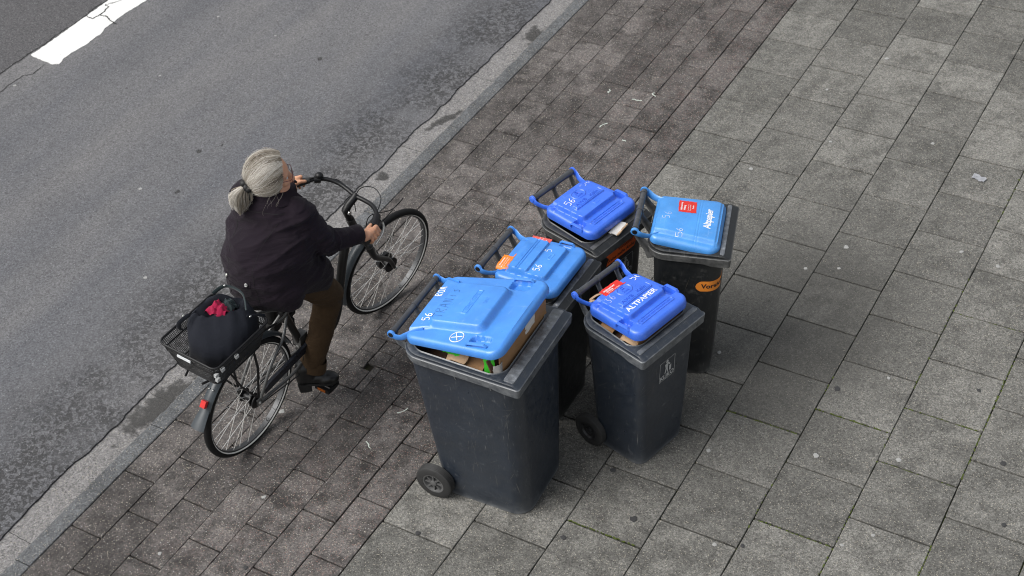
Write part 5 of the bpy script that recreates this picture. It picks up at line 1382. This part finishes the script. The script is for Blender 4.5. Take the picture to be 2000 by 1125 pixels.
# ponytail
tail_dir = (HM.inverted() @ Vector((-.02, -.34, -.93))).normalized(); sx_ = tail_dir.cross(Vector((0, 1, 0))).normalized(); sy_ = tail_dir.cross(sx_)
for _ in range(700):
    a, q = rr.uniform(0, 2 * PI), math.sqrt(rr.random()); ln = rr.uniform(.085, .145) * (1.05 - .25 * q); pts = []
    out0 = Vector((-.012, 0, -.004)); wob = rr.uniform(-.3, .3)
    for k in range(8):
        t_ = k / 7; wd_ = .013 + .030 * math.sin(PI * min(1, t_ * .78)) * (1.0 if q < .88 else rr.uniform(1.1, 1.7))
        c_ = HT + out0 + Vector((-.020, 0, .002)) * math.sin(PI * .5 * min(1, t_ * 2.2)) + tail_dir * ln * t_
        pts.append(HC + HM @ (c_ + (sx_ * math.cos(a + wob * t_) + sy_ * math.sin(a + wob * t_)) * q * wd_))
    strand(pts, rr.uniform(.0007, .0013), min(1, max(0, .62 + .3 * math.cos(a * 2 + .5) - .25 * (q < .4) + rr.uniform(-.2, .2))))
# loose wisps by the ear and nape
for k in range(9):
    s_ = -1 if k % 3 else 1; base = Vector((rr.uniform(-.03, .045), s_ * .086, rr.uniform(-.06, -.02))); pts = []
    for i in range(8):
        t_ = i / 7; pts.append(HC + HM @ (base + Vector((-.03 * t_ + .012 * math.sin(5 * t_ + k), s_ * (.012 * math.sin(PI * t_) + .004 * rr.random()), -(.075 + .006 * k) * t_))))
    strand(pts, .0003, rr.uniform(.3, .8))
for k in range(230):
    ph = rr.uniform(0, 2 * PI); z = rr.uniform(-.75, 1); s_ = math.sqrt(1 - z * z); d = Vector((s_ * math.cos(ph), s_ * math.sin(ph), z))
    if not is_hair(d): continue
    t2 = (Td - d * d.dot(Td)).normalized(); pts = []
    for i in range(6):
        t_ = i / 5; q = (d + t2 * .5 * t_).normalized(); pts.append(HC + HM @ el(q, 1.05 + .15 * math.sin(PI * t_ * .8) * rr.uniform(.2, 1)))
    strand(pts, .0004, rr.uniform(.4, 1))
sme = mesh('hair_strands', st, M['hair'], 80, fix=False)
at_ = sme.attributes.new('shade', 'FLOAT', 'POINT'); at_.data.foreach_set('value', shade)
so_ = link('hair_strands', sme, hair); so_['kind'] = 'stuff'
# scrunchie
scr = MB(); ring = []; ax_ = (HM @ (HT - Vector((0, 0, .012)))).normalized(); cT = HC + HM @ (HT + Vector((-.010, 0, -.004))); u = ax_.cross(Vector((0, 0, 1))).normalized(); v = ax_.cross(u)
for k in range(60):
    t_ = 2 * PI * k / 60; ring.append(cT + (u * math.cos(t_) + v * math.sin(t_)) * (.022 + .005 * math.sin(9 * t_)) + ax_ * .005 * math.sin(7 * t_ + 1))
scr.tube(ring, [(.0145 + .0045 * math.sin(13 * 2 * PI * k / 60)) for k in range(60)], 10, closed=True)
obj('scrunchie', scr, M['black'], person, angle=70, world=True)
# spectacles and eyes
gl = MB()
for s_ in (-1, 1):
    c_ = Vector((.109, s_ * .034, -.008)); rg = []
    for k in range(28):
        t_ = 2 * PI * k / 28; ct, st_ = math.cos(t_), math.sin(t_); e_ = 2 / 3.2
        rg.append(H(c_.x - .010 * abs(ct) * (1 if ct * s_ > 0 else 0), c_.y + .027 * math.copysign(abs(ct) ** e_, ct), c_.z + .019 * math.copysign(abs(st_) ** e_, st_)))
    gl.tube(rg, .0016, 6, closed=True)
    gl.tube([H(.098, s_ * .062, .0), H(.090, s_ * .074, .002), H(.03, s_ * .080, .002), H(-.01, s_ * .081, -.002), H(-.03, s_ * .078, -.016)], .0016, 6)
gl.tube([H(.111, -.008, -.002), H(.114, 0, .002), H(.111, .008, -.002)], .0015, 6)
gob = obj('spectacles', gl, M['glassframe'], person, angle=60, world=True)
for s_ in (-1, 1):
    mb = MB(); k = 20
    mb.add([H(.108, s_ * .034 + .026 * math.cos(2 * PI * i / k), -.008 + .018 * math.sin(2 * PI * i / k)) for i in range(k)], [tuple(range(k))]); obj('lens', mb, M['lens'], gob, angle=60)
    eye = obj('eye', MB().ball(H(.073, s_ * .031, -.006), .0115, 10), M['paperw'], person, world=True)
    obj('iris', MB().ball(H(.0822, s_ * .031, -.006), (.003, .0055, .0055), 8, HM), M['black'], eye)
obj('earring', MB().ball(H(.000, -.083, -.055), .0035, 6), M['steel'], person, world=True)
